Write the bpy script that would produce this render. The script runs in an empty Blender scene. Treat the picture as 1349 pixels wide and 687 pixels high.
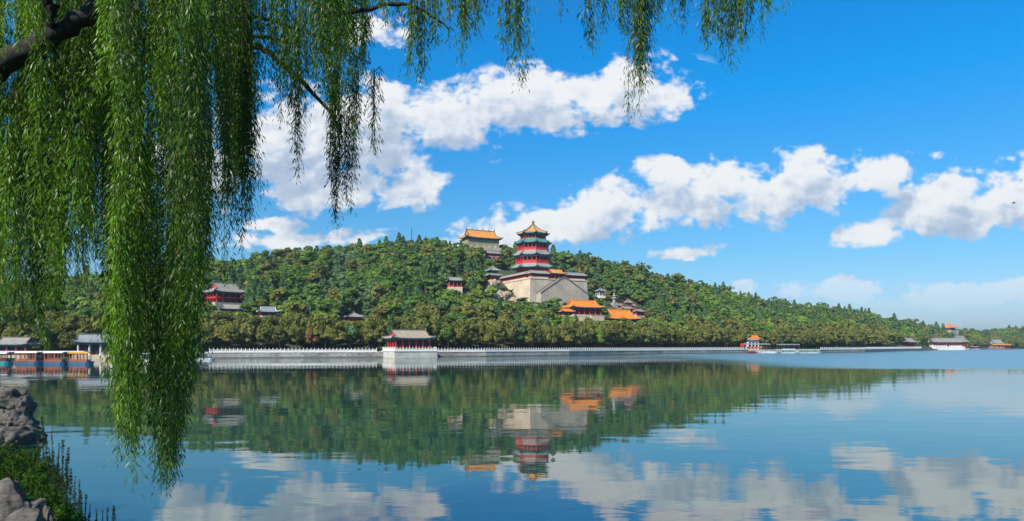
import bpy, bmesh, math, random
import numpy as np
from mathutils import Vector, noise as mnoise

C = bpy.context.scene
COL = C.collection
R = math.radians
rng = np.random.default_rng(11)
random.seed(11)

# ------------------------------------------------------------------ camera
CAMH, HZ, F = 5.0, 456.0, 900.0          # eye height, horizon row and focal length in photograph pixels
cam = bpy.data.cameras.new('camera'); camo = bpy.data.objects.new('camera', cam); COL.objects.link(camo)
cam.sensor_width = 36.0; cam.lens = F / 1349 * 36; cam.shift_y = (HZ - 343.5) / 1349
cam.clip_start = .1; cam.clip_end = 20000
camo.location = (0, 0, CAMH); camo.rotation_euler = (R(90), 0, 0)
C.camera = camo

# ------------------------------------------------------------------ light and sky
SUN_DIR = Vector((-0.58, -0.815, 0)).normalized()       # towards the sun, horizontally
SUN_EL = R(40)
sun_vec = Vector((SUN_DIR.x * math.cos(SUN_EL), SUN_DIR.y * math.cos(SUN_EL), math.sin(SUN_EL)))
sl = bpy.data.lights.new('sun', 'SUN'); sl.energy = 5.0; sl.angle = R(.5); sl.color = (1, .93, .82)
so = bpy.data.objects.new('sun', sl); COL.objects.link(so)
so.rotation_euler = (-sun_vec).to_track_quat('-Z', 'Y').to_euler(); so.location = (-40, -30, 60)
C.view_settings.view_transform = 'Standard'; C.view_settings.look = 'None'
C.view_settings.exposure = 0.52; C.view_settings.gamma = 1.0; C.view_settings.use_curve_mapping = False
C.render.engine = 'CYCLES'
C.cycles.max_bounces = 6; C.cycles.diffuse_bounces = 2; C.cycles.glossy_bounces = 3
C.cycles.transmission_bounces = 4; C.cycles.caustics_reflective = False; C.cycles.caustics_refractive = False


class NT:
    """small helper to wire node trees"""
    def __init__(s, tree): s.t = tree
    def n(s, typ, ins=None, **kw):
        nd = s.t.nodes.new(typ)
        for k, v in kw.items(): setattr(nd, k, v)
        for k, v in (ins or {}).items():
            if isinstance(v, bpy.types.NodeSocket): s.t.links.new(v, nd.inputs[k])
            else: nd.inputs[k].default_value = v
        return nd
    def m(s, op, a, b=0.0, c=0.0, clamp=False):
        nd = s.t.nodes.new('ShaderNodeMath'); nd.operation = op; nd.use_clamp = clamp
        for i, v in enumerate((a, b, c)):
            if isinstance(v, bpy.types.NodeSocket): s.t.links.new(v, nd.inputs[i])
            else: nd.inputs[i].default_value = v
        return nd.outputs[0]
    def mix(s, f, a, b, blend='MIX'):
        nd = s.t.nodes.new('ShaderNodeMix'); nd.data_type = 'RGBA'; nd.blend_type = blend; nd.clamp_factor = True
        for i, v in ((0, f), (6, a), (7, b)):
            if isinstance(v, bpy.types.NodeSocket): s.t.links.new(v, nd.inputs[i])
            elif i == 0: nd.inputs[0].default_value = v
            else: nd.inputs[i].default_value = (*v[:3], 1)
        return nd.outputs[2]
    def smooth(s, v, a, b):
        nd = s.t.nodes.new('ShaderNodeMapRange'); nd.interpolation_type = 'SMOOTHSTEP'
        s.t.links.new(v, nd.inputs[0])
        nd.inputs[1].default_value = a; nd.inputs[2].default_value = b
        return nd.outputs[0]
    def ramp(s, v, stops, interp='LINEAR'):
        nd = s.t.nodes.new('ShaderNodeValToRGB'); cr = nd.color_ramp; cr.interpolation = interp
        while len(cr.elements) < len(stops): cr.elements.new(.5)
        for e, (p, c) in zip(cr.elements, stops): e.position = p; e.color = (*c, 1)
        s.t.links.new(v, nd.inputs[0]); return nd.outputs[0]
    def noise(s, vec, scale, detail=3, rough=.5, lac=2.0, dist=0.0):
        nd = s.n('ShaderNodeTexNoise', {'Scale': scale, 'Detail': detail, 'Roughness': rough, 'Lacunarity': lac, 'Distortion': dist})
        if vec is not None: s.t.links.new(vec, nd.inputs['Vector'])
        return nd.outputs['Fac']


# clouds by direction: tangents of azimuth and elevation (columns/rows below only name those angles); one group, sampled twice
CLOUDS = [  # column, row, half-width, half-height, tilt (deg)
    (735, 128, 165, 42, -8), (600, 150, 120, 42, -6), (470, 178, 150, 62, -6), (845, 122, 58, 34, -12), (370, 190, 90, 66, 0),
    (450, 243, 115, 30, -3), (540, 242, 44, 27, -5), (355, 297, 40, 11, 0), (400, 318, 110, 13, -3), (480, 318, 26, 12, -4),
    (650, 310, 70, 24, -8), (735, 295, 85, 32, -8), (800, 275, 75, 36, -14), (870, 258, 62, 42, -10), (950, 254, 84, 40, -4), (1050, 248, 90, 40, -6),
    (1150, 232, 76, 20, -14), (1165, 290, 62, 22, -18), (1235, 268, 80, 40, -10), (1335, 258, 76, 42, -6), (1290, 292, 70, 16, -5),
    (1120, 381, 84, 17, -4), (985, 385, 20, 11, 0), (905, 333, 44, 11, -4), (1270, 388, 120, 17, -2), (1345, 385, 60, 14, 0), (488, 42, 40, 20, 0),
    (255, 215, 50, 60, 0), (1560, 250, 130, 40, -6), (1500, 380, 120, 20, 0), (-200, 200, 140, 60, 0), (1200, -160, 160, 50, -8), (640, -220, 180, 60, 0), (1500, -60, 90, 30, 0)]


def cloud_group():
    g = bpy.data.node_groups.new('cloud_density', 'ShaderNodeTree')
    g.interface.new_socket('Vec', in_out='INPUT', socket_type='NodeSocketVector')
    g.interface.new_socket('Density', in_out='OUTPUT', socket_type='NodeSocketFloat')
    T = NT(g)
    gi = g.nodes.new('NodeGroupInput'); go = g.nodes.new('NodeGroupOutput')
    v = gi.outputs[0]
    warp = T.n('ShaderNodeTexNoise', {'Vector': v, 'Scale': 11.0, 'Detail': 3.0})
    wv = T.n('ShaderNodeVectorMath', {0: warp.outputs['Color'], 1: (-.5, -.5, -.5)}, operation='ADD').outputs[0]
    wv = T.n('ShaderNodeVectorMath', {0: wv, 1: (.055, .045, 0)}, operation='MULTIPLY').outputs[0]
    vv = T.n('ShaderNodeVectorMath', {0: v, 1: wv}, operation='ADD').outputs[0]
    best = None
    for cx, cy, rx, ry, tilt in CLOUDS:
        mp = T.n('ShaderNodeMapping', {'Vector': vv, 'Location': ((cx - 674.5) / F, (HZ - cy) / F, 0),
                                       'Rotation': (0, 0, R(-tilt)), 'Scale': (rx / F, ry / F, 1)}, vector_type='TEXTURE')
        ln = T.n('ShaderNodeVectorMath', {0: mp.outputs[0]}, operation='LENGTH').outputs['Value']
        best = ln if best is None else T.m('SMOOTH_MIN', best, ln, .25)
    body = T.m('SUBTRACT', 1.22, best)
    sc = T.n('ShaderNodeVectorMath', {0: v, 1: (1, 1.35, 1)}, operation='MULTIPLY').outputs[0]
    n1 = T.noise(sc, 13, 9, .56, 2.1)
    n2 = T.noise(sc, 34, 5, .6, 2.1)
    vo = T.n('ShaderNodeTexVoronoi', {'Vector': T.n('ShaderNodeVectorMath', {0: sc, 1: T.n('ShaderNodeVectorMath', {0: warp.outputs['Color'], 1: (.06, .06, 0)}, operation='MULTIPLY').outputs[0]}, operation='ADD').outputs[0],
                                      'Scale': 17.0, 'Smoothness': .55, 'Detail': 2.0, 'Roughness': .55, 'Lacunarity': 2.4}, voronoi_dimensions='2D', feature='SMOOTH_F1').outputs['Distance']
    d = T.m('MULTIPLY_ADD', T.m('SUBTRACT', n1, .5), 3.0, T.m('MULTIPLY', body, 1.35))
    d = T.m('MULTIPLY_ADD', T.m('SUBTRACT', n2, .5), 1.0, d)
    d = T.m('MULTIPLY_ADD', T.m('SUBTRACT', .80, vo), 1.15, d)
    d = T.m('MINIMUM', d, T.m('MULTIPLY_ADD', body, 2.8, .62))
    g.links.new(d, go.inputs[0])
    return g


def build_world():
    w = bpy.data.worlds.new('World'); C.world = w; w.use_nodes = True
    t = w.node_tree; t.nodes.clear(); T = NT(t)
    tc = T.n('ShaderNodeTexCoord')
    sky = T.n('ShaderNodeTexSky', sky_type='NISHITA', sun_disc=False, sun_elevation=SUN_EL,
              sun_rotation=math.atan2(SUN_DIR.x, SUN_DIR.y), air_density=1.0, dust_density=.6, ozone_density=3.0)
    sep = T.n('ShaderNodeSeparateXYZ', {0: tc.outputs['Generated']})
    x, y, z = sep.outputs
    tint = T.ramp(T.m('ABSOLUTE', z), SKY_TINT)
    base = T.mix(1.0, sky.outputs[0], tint, 'MULTIPLY')
    yy = T.m('MAXIMUM', T.m('ABSOLUTE', y), .08)
    u = T.m('DIVIDE', x, yy); v = T.m('DIVIDE', z, yy)
    back = T.m('MULTIPLY', T.m('LESS_THAN', y, 0.0), 2.2)
    vec = T.n('ShaderNodeCombineXYZ', {0: T.m('ADD', u, back), 1: v, 2: 0.0}).outputs[0]
    grp = cloud_group()
    def dens(off):
        p = T.n('ShaderNodeVectorMath', {0: vec, 1: off}, operation='ADD').outputs[0]
        nd = t.nodes.new('ShaderNodeGroup'); nd.node_tree = grp; t.links.new(p, nd.inputs[0]); return nd.outputs[0]
    d0 = dens((0, 0, 0)); d2 = dens((-.012, .046, 0))
    def puff(off):
        p = T.n('ShaderNodeVectorMath', {0: vec, 1: off}, operation='ADD').outputs[0]
        return T.noise(T.n('ShaderNodeVectorMath', {0: p, 1: (1, 1.35, 1)}, operation='MULTIPLY').outputs[0], 13, 7, .56, 2.1)
    relief = T.m('SUBTRACT', puff((0, 0, 0)), puff((-.008, .010, 0)))
    cover = T.smooth(d0, .05, .80)
    # light falls from above and behind: what has cloud above it is greyer, what faces up and out is white
    lit = T.m('MULTIPLY_ADD', relief, 1.3, .88)
    lit = T.m('SUBTRACT', lit, T.m('MULTIPLY', T.smooth(d2, -.5, 1.7), .66), clamp=True)
    ccol = T.ramp(lit, [(0.0, (3.1, 4.0, 5.4)), (.30, (4.3, 5.1, 6.3)), (.55, (6.2, 6.7, 7.3)), (.82, (7.8, 7.9, 8.0))])
    cover = T.m('MULTIPLY', cover, T.smooth(v, .02, .15))
    cover = T.m('MULTIPLY', cover, .96)
    col = T.mix(cover, base, ccol)
    bg = T.n('ShaderNodeBackground', {'Color': col, 'Strength': .083})
    out = T.n('ShaderNodeOutputWorld', {'Surface': bg.outputs[0]})
    w.cycles.sampling_method = 'MANUAL'; w.cycles.sample_map_resolution = 512


SKY_TINT = [(0.0, (.72, .86, 1.10)), (.056, (.70, .88, 1.12)), (.116, (.50, .90, 1.10)), (.267, (.20, .98, 1.40)), (.337, (.05, 1.06, 1.60)),
            (.42, (.03, 1.05, 1.66)), (.60, (.30, 1.0, 1.45)), (1.0, (.60, 1.0, 1.3))]
build_world()

# ------------------------------------------------------------------ mesh helpers
class MB:
    """collects faces, links them as ONE mesh object"""
    def __init__(s): s.v = []; s.f = []; s.mi = []
    def add(s, vs, fs, mi=0):
        o = len(s.v); s.v += [tuple(p) for p in vs]; s.f += [tuple(o + i for i in f) for f in fs]; s.mi += [mi] * len(fs); return s
    def box(s, x0, x1, y0, y1, z0, z1, mi=0):
        return s.add([(x0, y0, z0), (x1, y0, z0), (x1, y1, z0), (x0, y1, z0), (x0, y0, z1), (x1, y0, z1), (x1, y1, z1), (x0, y1, z1)],
                     [(0, 3, 2, 1), (4, 5, 6, 7), (0, 1, 5, 4), (1, 2, 6, 5), (2, 3, 7, 6), (3, 0, 4, 7)], mi)
    def frustum(s, r0, r1, z0, z1, n=8, cx=0, cy=0, ph=0, mi=0):
        a = [ph + 2 * math.pi * i / n for i in range(n)]
        vs = [(cx + r0 * math.cos(t), cy + r0 * math.sin(t), z0) for t in a] + [(cx + r1 * math.cos(t), cy + r1 * math.sin(t), z1) for t in a]
        fs = [(i, (i + 1) % n, n + (i + 1) % n, n + i) for i in range(n)] + [tuple(range(n - 1, -1, -1)), tuple(range(n, 2 * n))]
        return s.add(vs, fs, mi)
    def ringwall(s, r_out, r_in, z0, z1, n=8, ph=0, mi=0):
        a = [ph + 2 * math.pi * i / n for i in range(n)]
        vs = []
        for r, z in ((r_out, z0), (r_out, z1), (r_in, z1), (r_in, z0)): vs += [(r * math.cos(t), r * math.sin(t), z) for t in a]
        fs = []
        for k in range(4):
            for i in range(n):
                j = (i + 1) % n; fs.append((k * n + i, k * n + j, ((k + 1) % 4) * n + j, ((k + 1) % 4) * n + i))
        return s.add(vs, fs, mi)
    def tube(s, pts, rad, n=6, mi=0):
        pts = [Vector(p) for p in pts]; rad = rad if hasattr(rad, '__len__') else [rad] * len(pts)
        vs = []; up = Vector((0.03, .02, 1))
        for i, p in enumerate(pts):
            d = (pts[min(i + 1, len(pts) - 1)] - pts[max(i - 1, 0)]).normalized()
            a = d.cross(up if abs(d.z) < .98 else Vector((1, 0, 0))).normalized(); b = a.cross(d)
            vs += [p + (a * math.cos(2 * math.pi * k / n) + b * math.sin(2 * math.pi * k / n)) * rad[i] for k in range(n)]
        fs = [(i * n + k, i * n + (k + 1) % n, (i + 1) * n + (k + 1) % n, (i + 1) * n + k) for i in range(len(pts) - 1) for k in range(n)]
        fs += [tuple(range(n - 1, -1, -1)), tuple(range((len(pts) - 1) * n, len(pts) * n))]
        return s.add(vs, fs, mi)
    def build(s, name, mats, parent=None, smooth=False):
        me = bpy.data.meshes.new(name); me.from_pydata(s.v, [], s.f)
        mats = mats if isinstance(mats, (list, tuple)) else [mats]
        for m in mats: me.materials.append(m)
        me.polygons.foreach_set('material_index', s.mi)
        if smooth: me.polygons.foreach_set('use_smooth', [True] * len(s.f))
        me.update()
        return link(name, me, parent)


def link(name, me, parent=None):
    o = bpy.data.objects.new(name, me); COL.objects.link(o)
    if parent is not None: o.parent = parent
    return o


def tag(o, label=None, cat=None, group=None, kind=None):
    if label: o['label'] = label
    if cat: o['category'] = cat
    if group: o['group'] = group
    if kind: o['kind'] = kind
    return o


def empty(name, loc, rz=0, label=None, cat=None, group=None):
    o = bpy.data.objects.new(name, None); COL.objects.link(o); o.location = loc; o.rotation_euler = (0, 0, rz)
    o.empty_display_size = .5
    return tag(o, label, cat, group)


def copy_tree(o, parent=None):
    kids = list(o.children)
    c = o.copy(); COL.objects.link(c)
    if parent is not None: c.parent = parent
    for k in kids: copy_tree(k, c)
    return c


def quads_mesh(name, V, mats, mi=None, attr=None, smooth=False):
    """V: (n,4,3) array of separate quads"""
    n = len(V); me = bpy.data.meshes.new(name)
    me.vertices.add(n * 4); me.vertices.foreach_set('co', np.ascontiguousarray(V, dtype=np.float32).ravel())
    me.loops.add(n * 4); me.loops.foreach_set('vertex_index', np.arange(n * 4, dtype=np.int32))
    me.polygons.add(n); me.polygons.foreach_set('loop_start', np.arange(0, n * 4, 4, dtype=np.int32))
    for m in (mats if isinstance(mats, (list, tuple)) else [mats]): me.materials.append(m)
    if mi is not None: me.polygons.foreach_set('material_index', np.asarray(mi, dtype=np.int32))
    if attr is not None:
        a = me.attributes.new('tint', 'FLOAT', 'FACE'); a.data.foreach_set('value', np.asarray(attr, dtype=np.float32))
    me.update(calc_edges=True); me.validate()
    return me


def P(px, py, Y): return Vector(((px - 674.5) / F * Y, Y, CAMH + (HZ - py) / F * Y))
def sc(Y): return Y / F            # metres per photograph pixel at distance Y


# ------------------------------------------------------------------ materials
def mat(name):
    m = bpy.data.materials.new(name); m.use_nodes = True; t = m.node_tree; t.nodes.clear(); T = NT(t)
    return m, T


def principled(T, **ins):
    b = T.n('ShaderNodeBsdfPrincipled', ins); T.n('ShaderNodeOutputMaterial', {'Surface': b.outputs[0]}); return b


def solid(name, col, rough=.7, var=.35, scale=1.5, metal=0.0, spec=.4):
    """painted or weathered surface: base colour broken up by two scales of stains"""
    m, T = mat(name); tc = T.n('ShaderNodeTexCoord')
    n1 = T.noise(tc.outputs['Object'], scale, 5, .6); n2 = T.noise(tc.outputs['Object'], scale * .17, 3, .5)
    f = T.m('ADD', T.m('MULTIPLY', n1, .6), T.m('MULTIPLY', n2, .4))
    lo = tuple(c * (1 - var) for c in col); hi = tuple(min(1, c * (1 + var)) for c in col)
    c = T.ramp(f, [(.3, lo), (.7, hi)])
    principled(T, **{'Base Color': c, 'Roughness': rough, 'Metallic': metal, 'Specular IOR Level': spec})
    return m


def tiles(name, col, col2, pitch=.55, rough=.5):
    """glazed or grey roof tile: rows of half-round tiles, patchy weathering"""
    m, T = mat(name); tc = T.n('ShaderNodeTexCoord'); sp = T.n('ShaderNodeSeparateXYZ', {0: tc.outputs['Object']})
    n1 = T.noise(tc.outputs['Object'], .5, 5, .65); n2 = T.noise(tc.outputs['Object'], 3.0, 3, .6)
    f = T.m('ADD', T.m('MULTIPLY', n1, .65), T.m('MULTIPLY', n2, .35))
    c = T.ramp(f, [(.32, col2), (.62, col)])
    def wave(s): return T.m('ABSOLUTE', T.m('SINE', T.m('MULTIPLY', s, math.pi / pitch)))
    geo = T.n('ShaderNodeNewGeometry'); vt = T.n('ShaderNodeVectorTransform', {0: geo.outputs['Normal']}, vector_type='NORMAL', convert_from='WORLD', convert_to='OBJECT')
    sn = T.n('ShaderNodeSeparateXYZ', {0: vt.outputs[0]})
    sel = T.m('GREATER_THAN', T.m('ABSOLUTE', sn.outputs[0]), T.m('ABSOLUTE', sn.outputs[1]))
    h = T.m('ADD', T.m('MULTIPLY', wave(sp.outputs[1]), sel), T.m('MULTIPLY', wave(sp.outputs[0]), T.m('SUBTRACT', 1.0, sel)))
    bp = T.n('ShaderNodeBump', {'Height': h, 'Distance': .12, 'Strength': .8})
    principled(T, **{'Base Color': c, 'Roughness': rough, 'Normal': bp.outputs[0]})
    return m


def masonry(name, c1, c2, mortar, w=1.1, h=.5, stain=.4):
    m, T = mat(name); tc = T.n('ShaderNodeTexCoord'); sp = T.n('ShaderNodeSeparateXYZ', {0: tc.outputs['Object']})
    v = T.n('ShaderNodeCombineXYZ', {0: T.m('ADD', sp.outputs[0], sp.outputs[1]), 1: sp.outputs[2], 2: 0.0})
    br = T.n('ShaderNodeTexBrick', {'Vector': v.outputs[0], 'Color1': (*c1, 1), 'Color2': (*c2, 1), 'Mortar': (*mortar, 1), 'Scale': 1.0,
                                    'Brick Width': w, 'Row Height': h, 'Mortar Size': .03, 'Bias': 0.0})
    n = T.noise(tc.outputs['Object'], .12, 6, .65); n2 = T.noise(tc.outputs['Object'], .9, 5, .7)
    st = T.ramp(T.m('ADD', T.m('MULTIPLY', n, .6), T.m('MULTIPLY', n2, .4)), [(.35, (1 - stain,) * 3), (.6, (1.08, 1.05, 1.0))])
    c = T.mix(1.0, br.outputs['Color'], st, 'MULTIPLY')
    bp = T.n('ShaderNodeBump', {'Height': br.outputs['Fac'], 'Distance': -.05})
    principled(T, **{'Base Color': c, 'Roughness': .85, 'Normal': bp.outputs[0]})
    return m


def foliage(name, lo, hi, trans=.30, dead=None, gloss=0.0):
    """leaves: tint runs from lo to hi leaf by leaf and tree by tree; part of the light passes through"""
    m, T = mat(name)
    at = T.n('ShaderNodeAttribute', attribute_name='tint'); oi = T.n('ShaderNodeObjectInfo')
    f = at.outputs['Fac'] if dead else T.m('ADD', at.outputs['Fac'], T.m('MULTIPLY', T.m('SUBTRACT', oi.outputs['Random'], .5), .5), clamp=True)
    stops = [(0.0, lo), (.8, hi)]
    if dead: stops = [(0.0, lo), (.9, hi), (.99, hi), (1.0, dead)]
    c = T.ramp(f, stops)
    d = T.n('ShaderNodeBsdfDiffuse', {'Color': c}); tr = T.n('ShaderNodeBsdfTranslucent', {'Color': T.mix(1.0, c, (1.25, 1.2, .6), 'MULTIPLY')})
    mx = T.n('ShaderNodeMixShader', {0: trans, 1: d.outputs[0], 2: tr.outputs[0]})
    if gloss:
        gl = T.n('ShaderNodeBsdfGlossy', {'Color': (1, 1, 1, 1), 'Roughness': .42})
        mx = T.n('ShaderNodeMixShader', {0: gloss, 1: mx.outputs[0], 2: gl.outputs[0]})
    T.n('ShaderNodeOutputMaterial', {'Surface': mx.outputs[0]})
    return m


M = {}
M['red'] = solid('red_lacquer', (.50, .028, .026), .5, .35)
M['darkred'] = solid('dark_red_wood', (.13, .016, .016), .6, .4)
M['pinkwall'] = solid('faded_red_wall', (.45, .16, .14), .85, .3, .6)
M['beam'] = solid('painted_blue_green_beam', (.045, .10, .13), .6, .5, 2.0)
M['teal'] = solid('painted_teal_bracket', (.03, .15, .17), .55, .4, 2.0)
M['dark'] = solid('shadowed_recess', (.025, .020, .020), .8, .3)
M['orange_tile'] = tiles('orange_glazed_tile', (.78, .25, .022), (.52, .15, .015), .6, .42)
M['gold_tile'] = tiles('ochre_glazed_tile', (.72, .31, .06), (.46, .17, .03), .6, .45)
M['green_tile'] = tiles('green_glazed_tile', (.10, .24, .19), (.05, .13, .11), .6, .42)
M['grey_tile'] = tiles('grey_clay_tile', (.30, .27, .23), (.19, .17, .15), .5, .75)
M['tan_tile'] = tiles('tan_clay_tile', (.38, .31, .225), (.24, .195, .14), .5, .75)
M['bluegrey_tile'] = tiles('blue_grey_clay_tile', (.25, .27, .28), (.15, .165, .175), .5, .75)
M['greygreen_tile'] = tiles('grey_green_tile', (.27, .30, .25), (.16, .19, .16), .6, .6)
M['trim'] = solid('dark_tile_ridge', (.12, .115, .10), .7, .4)
M['goldtrim'] = solid('dark_glazed_ridge', (.17, .11, .05), .55, .4)
M['finial'] = solid('gilded_finial', (.28, .10, .03), .45, .3, 2, .3)
M['tealtrim'] = solid('teal_glazed_ridge', (.03, .13, .14), .45, .3)
M['marble'] = solid('white_marble', (.64, .62, .58), .6, .25, .8)
M['whitewall'] = solid('whitewashed_wall', (.70, .68, .63), .85, .18, .5)
M['greywall'] = solid('grey_painted_wall', (.22, .22, .23), .8, .3, .5)
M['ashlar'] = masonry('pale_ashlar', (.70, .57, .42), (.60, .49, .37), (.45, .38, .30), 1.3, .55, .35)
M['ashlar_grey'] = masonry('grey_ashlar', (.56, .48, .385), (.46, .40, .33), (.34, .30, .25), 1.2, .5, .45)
M['quaystone'] = masonry('quay_stone', (.52, .49, .44), (.33, .32, .30), (.17, .165, .155), 1.6, .55, .65)
M['terrace'] = masonry('terrace_stone', (.68, .63, .56), (.5, .47, .43), (.3, .29, .27), 1.4, .5, .4)
M['tilewall'] = masonry('glazed_tile_wall', (.40, .33, .19), (.27, .27, .17), (.2, .18, .12), .9, .9, .4)
M['coping'] = solid('weathered_coping', (.13, .115, .10), .8, .4)
M['boat_blue'] = solid('blue_hull_paint', (.035, .12, .22), .4, .3, 1)
M['boat_teal'] = solid('teal_hull_paint', (.04, .28, .30), .4, .3, 1)
M['boat_white'] = solid('white_hull_paint', (.72, .72, .70), .4, .15, 1)
M['boat_green'] = solid('green_hull_paint', (.10, .30, .18), .45, .3, 1)
M['orange_paint'] = solid('orange_paint', (.42, .11, .045), .5, .3, 1)
M['canopy_yellow'] = solid('orange_yellow_canopy', (.85, .36, .02), .6, .2, 1)
M['canopy_white'] = solid('white_canopy', (.74, .74, .74), .7, .15, 1)
M['steel'] = solid('grey_steel', (.16, .16, .17), .5, .3, 3, .5)
M['glass'] = solid('dark_window', (.03, .035, .04), .15, .3, 1)
M['wood'] = solid('brown_timber', (.10, .055, .03), .75, .4, 2)
M['bird'] = solid('dark_feathers', (.05, .05, .055), .7, .3, 8)


def rock_mat(name, a, b, scale=1.0, dark=.35):
    m, T = mat(name); tc = T.n('ShaderNodeTexCoord'); o = tc.outputs['Object']
    n1 = T.noise(o, 1.1 * scale, 8, .65); n2 = T.noise(o, 6 * scale, 6, .7); n3 = T.noise(o, .5 * scale, 3)
    mp = T.n('ShaderNodeMapping', {'Vector': o, 'Rotation': (.5, .3, .4), 'Scale': (1, 1, 5)})
    n4 = T.noise(mp.outputs[0], 1.6 * scale, 6, .6)
    f = T.m('ADD', T.m('MULTIPLY', n1, .4), T.m('ADD', T.m('MULTIPLY', n2, .25), T.m('MULTIPLY', n4, .35)))
    c = T.ramp(f, [(.28, tuple(x * dark for x in a)), (.45, a), (.66, b)])
    c = T.mix(T.m('MULTIPLY', T.smooth(n3, .5, .65), .35), c, (.10, .10, .05))
    h = T.m('ADD', T.m('MULTIPLY', n1, .6), T.m('ADD', T.m('MULTIPLY', n4, .5), T.m('MULTIPLY', n2, .2)))
    bp = T.n('ShaderNodeBump', {'Height': h, 'Distance': .12 / scale, 'Strength': .9})
    principled(T, **{'Base Color': c, 'Roughness': .88, 'Normal': bp.outputs[0]})
    return m


M['rock'] = rock_mat('grey_lake_rock', (.060, .054, .050), (.165, .142, .115), 1.7, .22)
M['crag'] = rock_mat('tan_crag', (.30, .225, .15), (.52, .41, .29), .35, .28)


def bark_mat():
    m, T = mat('willow_bark'); tc = T.n('ShaderNodeTexCoord')
    mp = T.n('ShaderNodeMapping', {'Vector': tc.outputs['Object'], 'Scale': (6, 6, 1.2)})
    n = T.noise(mp.outputs[0], 3, 6, .65)
    c = T.ramp(n, [(.3, (.006, .005, .004)), (.7, (.030, .024, .018))])
    bp = T.n('ShaderNodeBump', {'Height': n, 'Distance': .04})
    principled(T, **{'Base Color': c, 'Roughness': .9, 'Normal': bp.outputs[0]}); return m


M['bark'] = bark_mat()
M['twig'] = solid('willow_twig', (.09, .075, .03), .8, .3, 5)


def ground_mat():
    m, T = mat('hill_soil'); tc = T.n('ShaderNodeTexCoord'); o = tc.outputs['Object']
    n = T.noise(o, .08, 6, .6); n2 = T.noise(o, .7, 5, .6)
    c = T.ramp(T.m('ADD', T.m('MULTIPLY', n, .6), T.m('MULTIPLY', n2, .4)), [(.35, (.028, .042, .014)), (.55, (.05, .07, .022)), (.72, (.09, .08, .04))])
    bp = T.n('ShaderNodeBump', {'Height': n2, 'Distance': .4})
    principled(T, **{'Base Color': c, 'Roughness': .95, 'Normal': bp.outputs[0]}); return m


def bank_mat():
    m, T = mat('bank_soil'); tc = T.n('ShaderNodeTexCoord'); o = tc.outputs['Object']
    n = T.noise(o, .7, 6, .6); n2 = T.noise(o, 9, 5, .7)
    c = T.ramp(T.m('ADD', T.m('MULTIPLY', n, .55), T.m('MULTIPLY', n2, .45)), [(.35, (.02, .03, .01)), (.55, (.055, .06, .022)), (.72, (.12, .095, .06))])
    bp = T.n('ShaderNodeBump', {'Height': n2, 'Distance': .05})
    principled(T, **{'Base Color': c, 'Roughness': .95, 'Normal': bp.outputs[0]}); return m


M['ground'] = ground_mat(); M['bank'] = bank_mat()


def water_mat():
    m, T = mat('lake_water'); tc = T.n('ShaderNodeTexCoord'); o = tc.outputs['Object']
    sp = T.n('ShaderNodeSeparateXYZ', {0: o}); X, Y, Z = sp.outputs
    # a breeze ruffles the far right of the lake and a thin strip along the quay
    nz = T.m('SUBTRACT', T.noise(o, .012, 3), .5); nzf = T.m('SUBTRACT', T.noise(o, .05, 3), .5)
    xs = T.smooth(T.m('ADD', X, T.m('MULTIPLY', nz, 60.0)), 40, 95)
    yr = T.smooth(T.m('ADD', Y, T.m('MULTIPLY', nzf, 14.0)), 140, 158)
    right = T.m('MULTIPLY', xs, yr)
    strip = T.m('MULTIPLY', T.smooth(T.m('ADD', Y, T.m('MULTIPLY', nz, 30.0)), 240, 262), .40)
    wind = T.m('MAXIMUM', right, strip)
    mp = T.n('ShaderNodeMapping', {'Vector': o, 'Scale': (.38, 1.0, 1.0), 'Rotation': (0, 0, R(6))})
    n1 = T.noise(mp.outputs[0], .42, 2, .45); n2 = T.noise(mp.outputs[0], 1.7, 2, .5); n3 = T.noise(mp.outputs[0], .09, 2)
    h = T.m('ADD', T.m('MULTIPLY', n1, 1.0), T.m('MULTIPLY', n2, .22))
    calm = T.m('MULTIPLY_ADD', T.smooth(n3, .35, .65), .9, .45)
    h = T.m('MULTIPLY', h, calm)
    bp = T.n('ShaderNodeBump', {'Height': h, 'Distance': .014, 'Strength': 1.0})
    rough = T.m('MULTIPLY_ADD', wind, .24, .02)
    principled(T, **{'Base Color': T.mix(wind, (.012, .050, .036), (.035, .17, .23)), 'Roughness': rough, 'IOR': T.m('MULTIPLY_ADD', wind, 1.5, 3.3), 'Normal': bp.outputs[0]})  # paler blue base where ruffled, painting in the sky it would reflect
    return m


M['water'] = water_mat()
SP = {  # tree species: leaf materials
    'olive': foliage('olive_brown_leaves', (.100, .118, .028), (.235, .235, .062), .42),
    'green': foliage('mid_green_leaves', (.058, .125, .026), (.165, .265, .056), .42),
    'conifer': foliage('dark_conifer_needles', (.036, .082, .030), (.105, .175, .058), .3),
    'bright': foliage('bright_green_leaves', (.100, .190, .028), (.240, .340, .060), .45),
    'bluish': foliage('blue_green_leaves', (.065, .135, .055), (.150, .235, .100), .4),
    'rust': foliage('rust_leaves', (.14, .075, .03), (.27, .13, .05), .35)}
SPN = list(SP)
M['willow_leaf'] = foliage('willow_leaves', (.008, .042, .004), (.175, .340, .020), .48, (.30, .24, .05), .018)
M['bush_leaf'] = foliage('bush_leaves', (.015, .060, .008), (.06, .14, .02), .3)
M['spike_leaf'] = foliage('spike_leaves', (.022, .045, .020), (.06, .095, .04), .2)
M['grass'] = foliage('grass_blades', (.05, .085, .012), (.16, .18, .035), .3)

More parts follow.
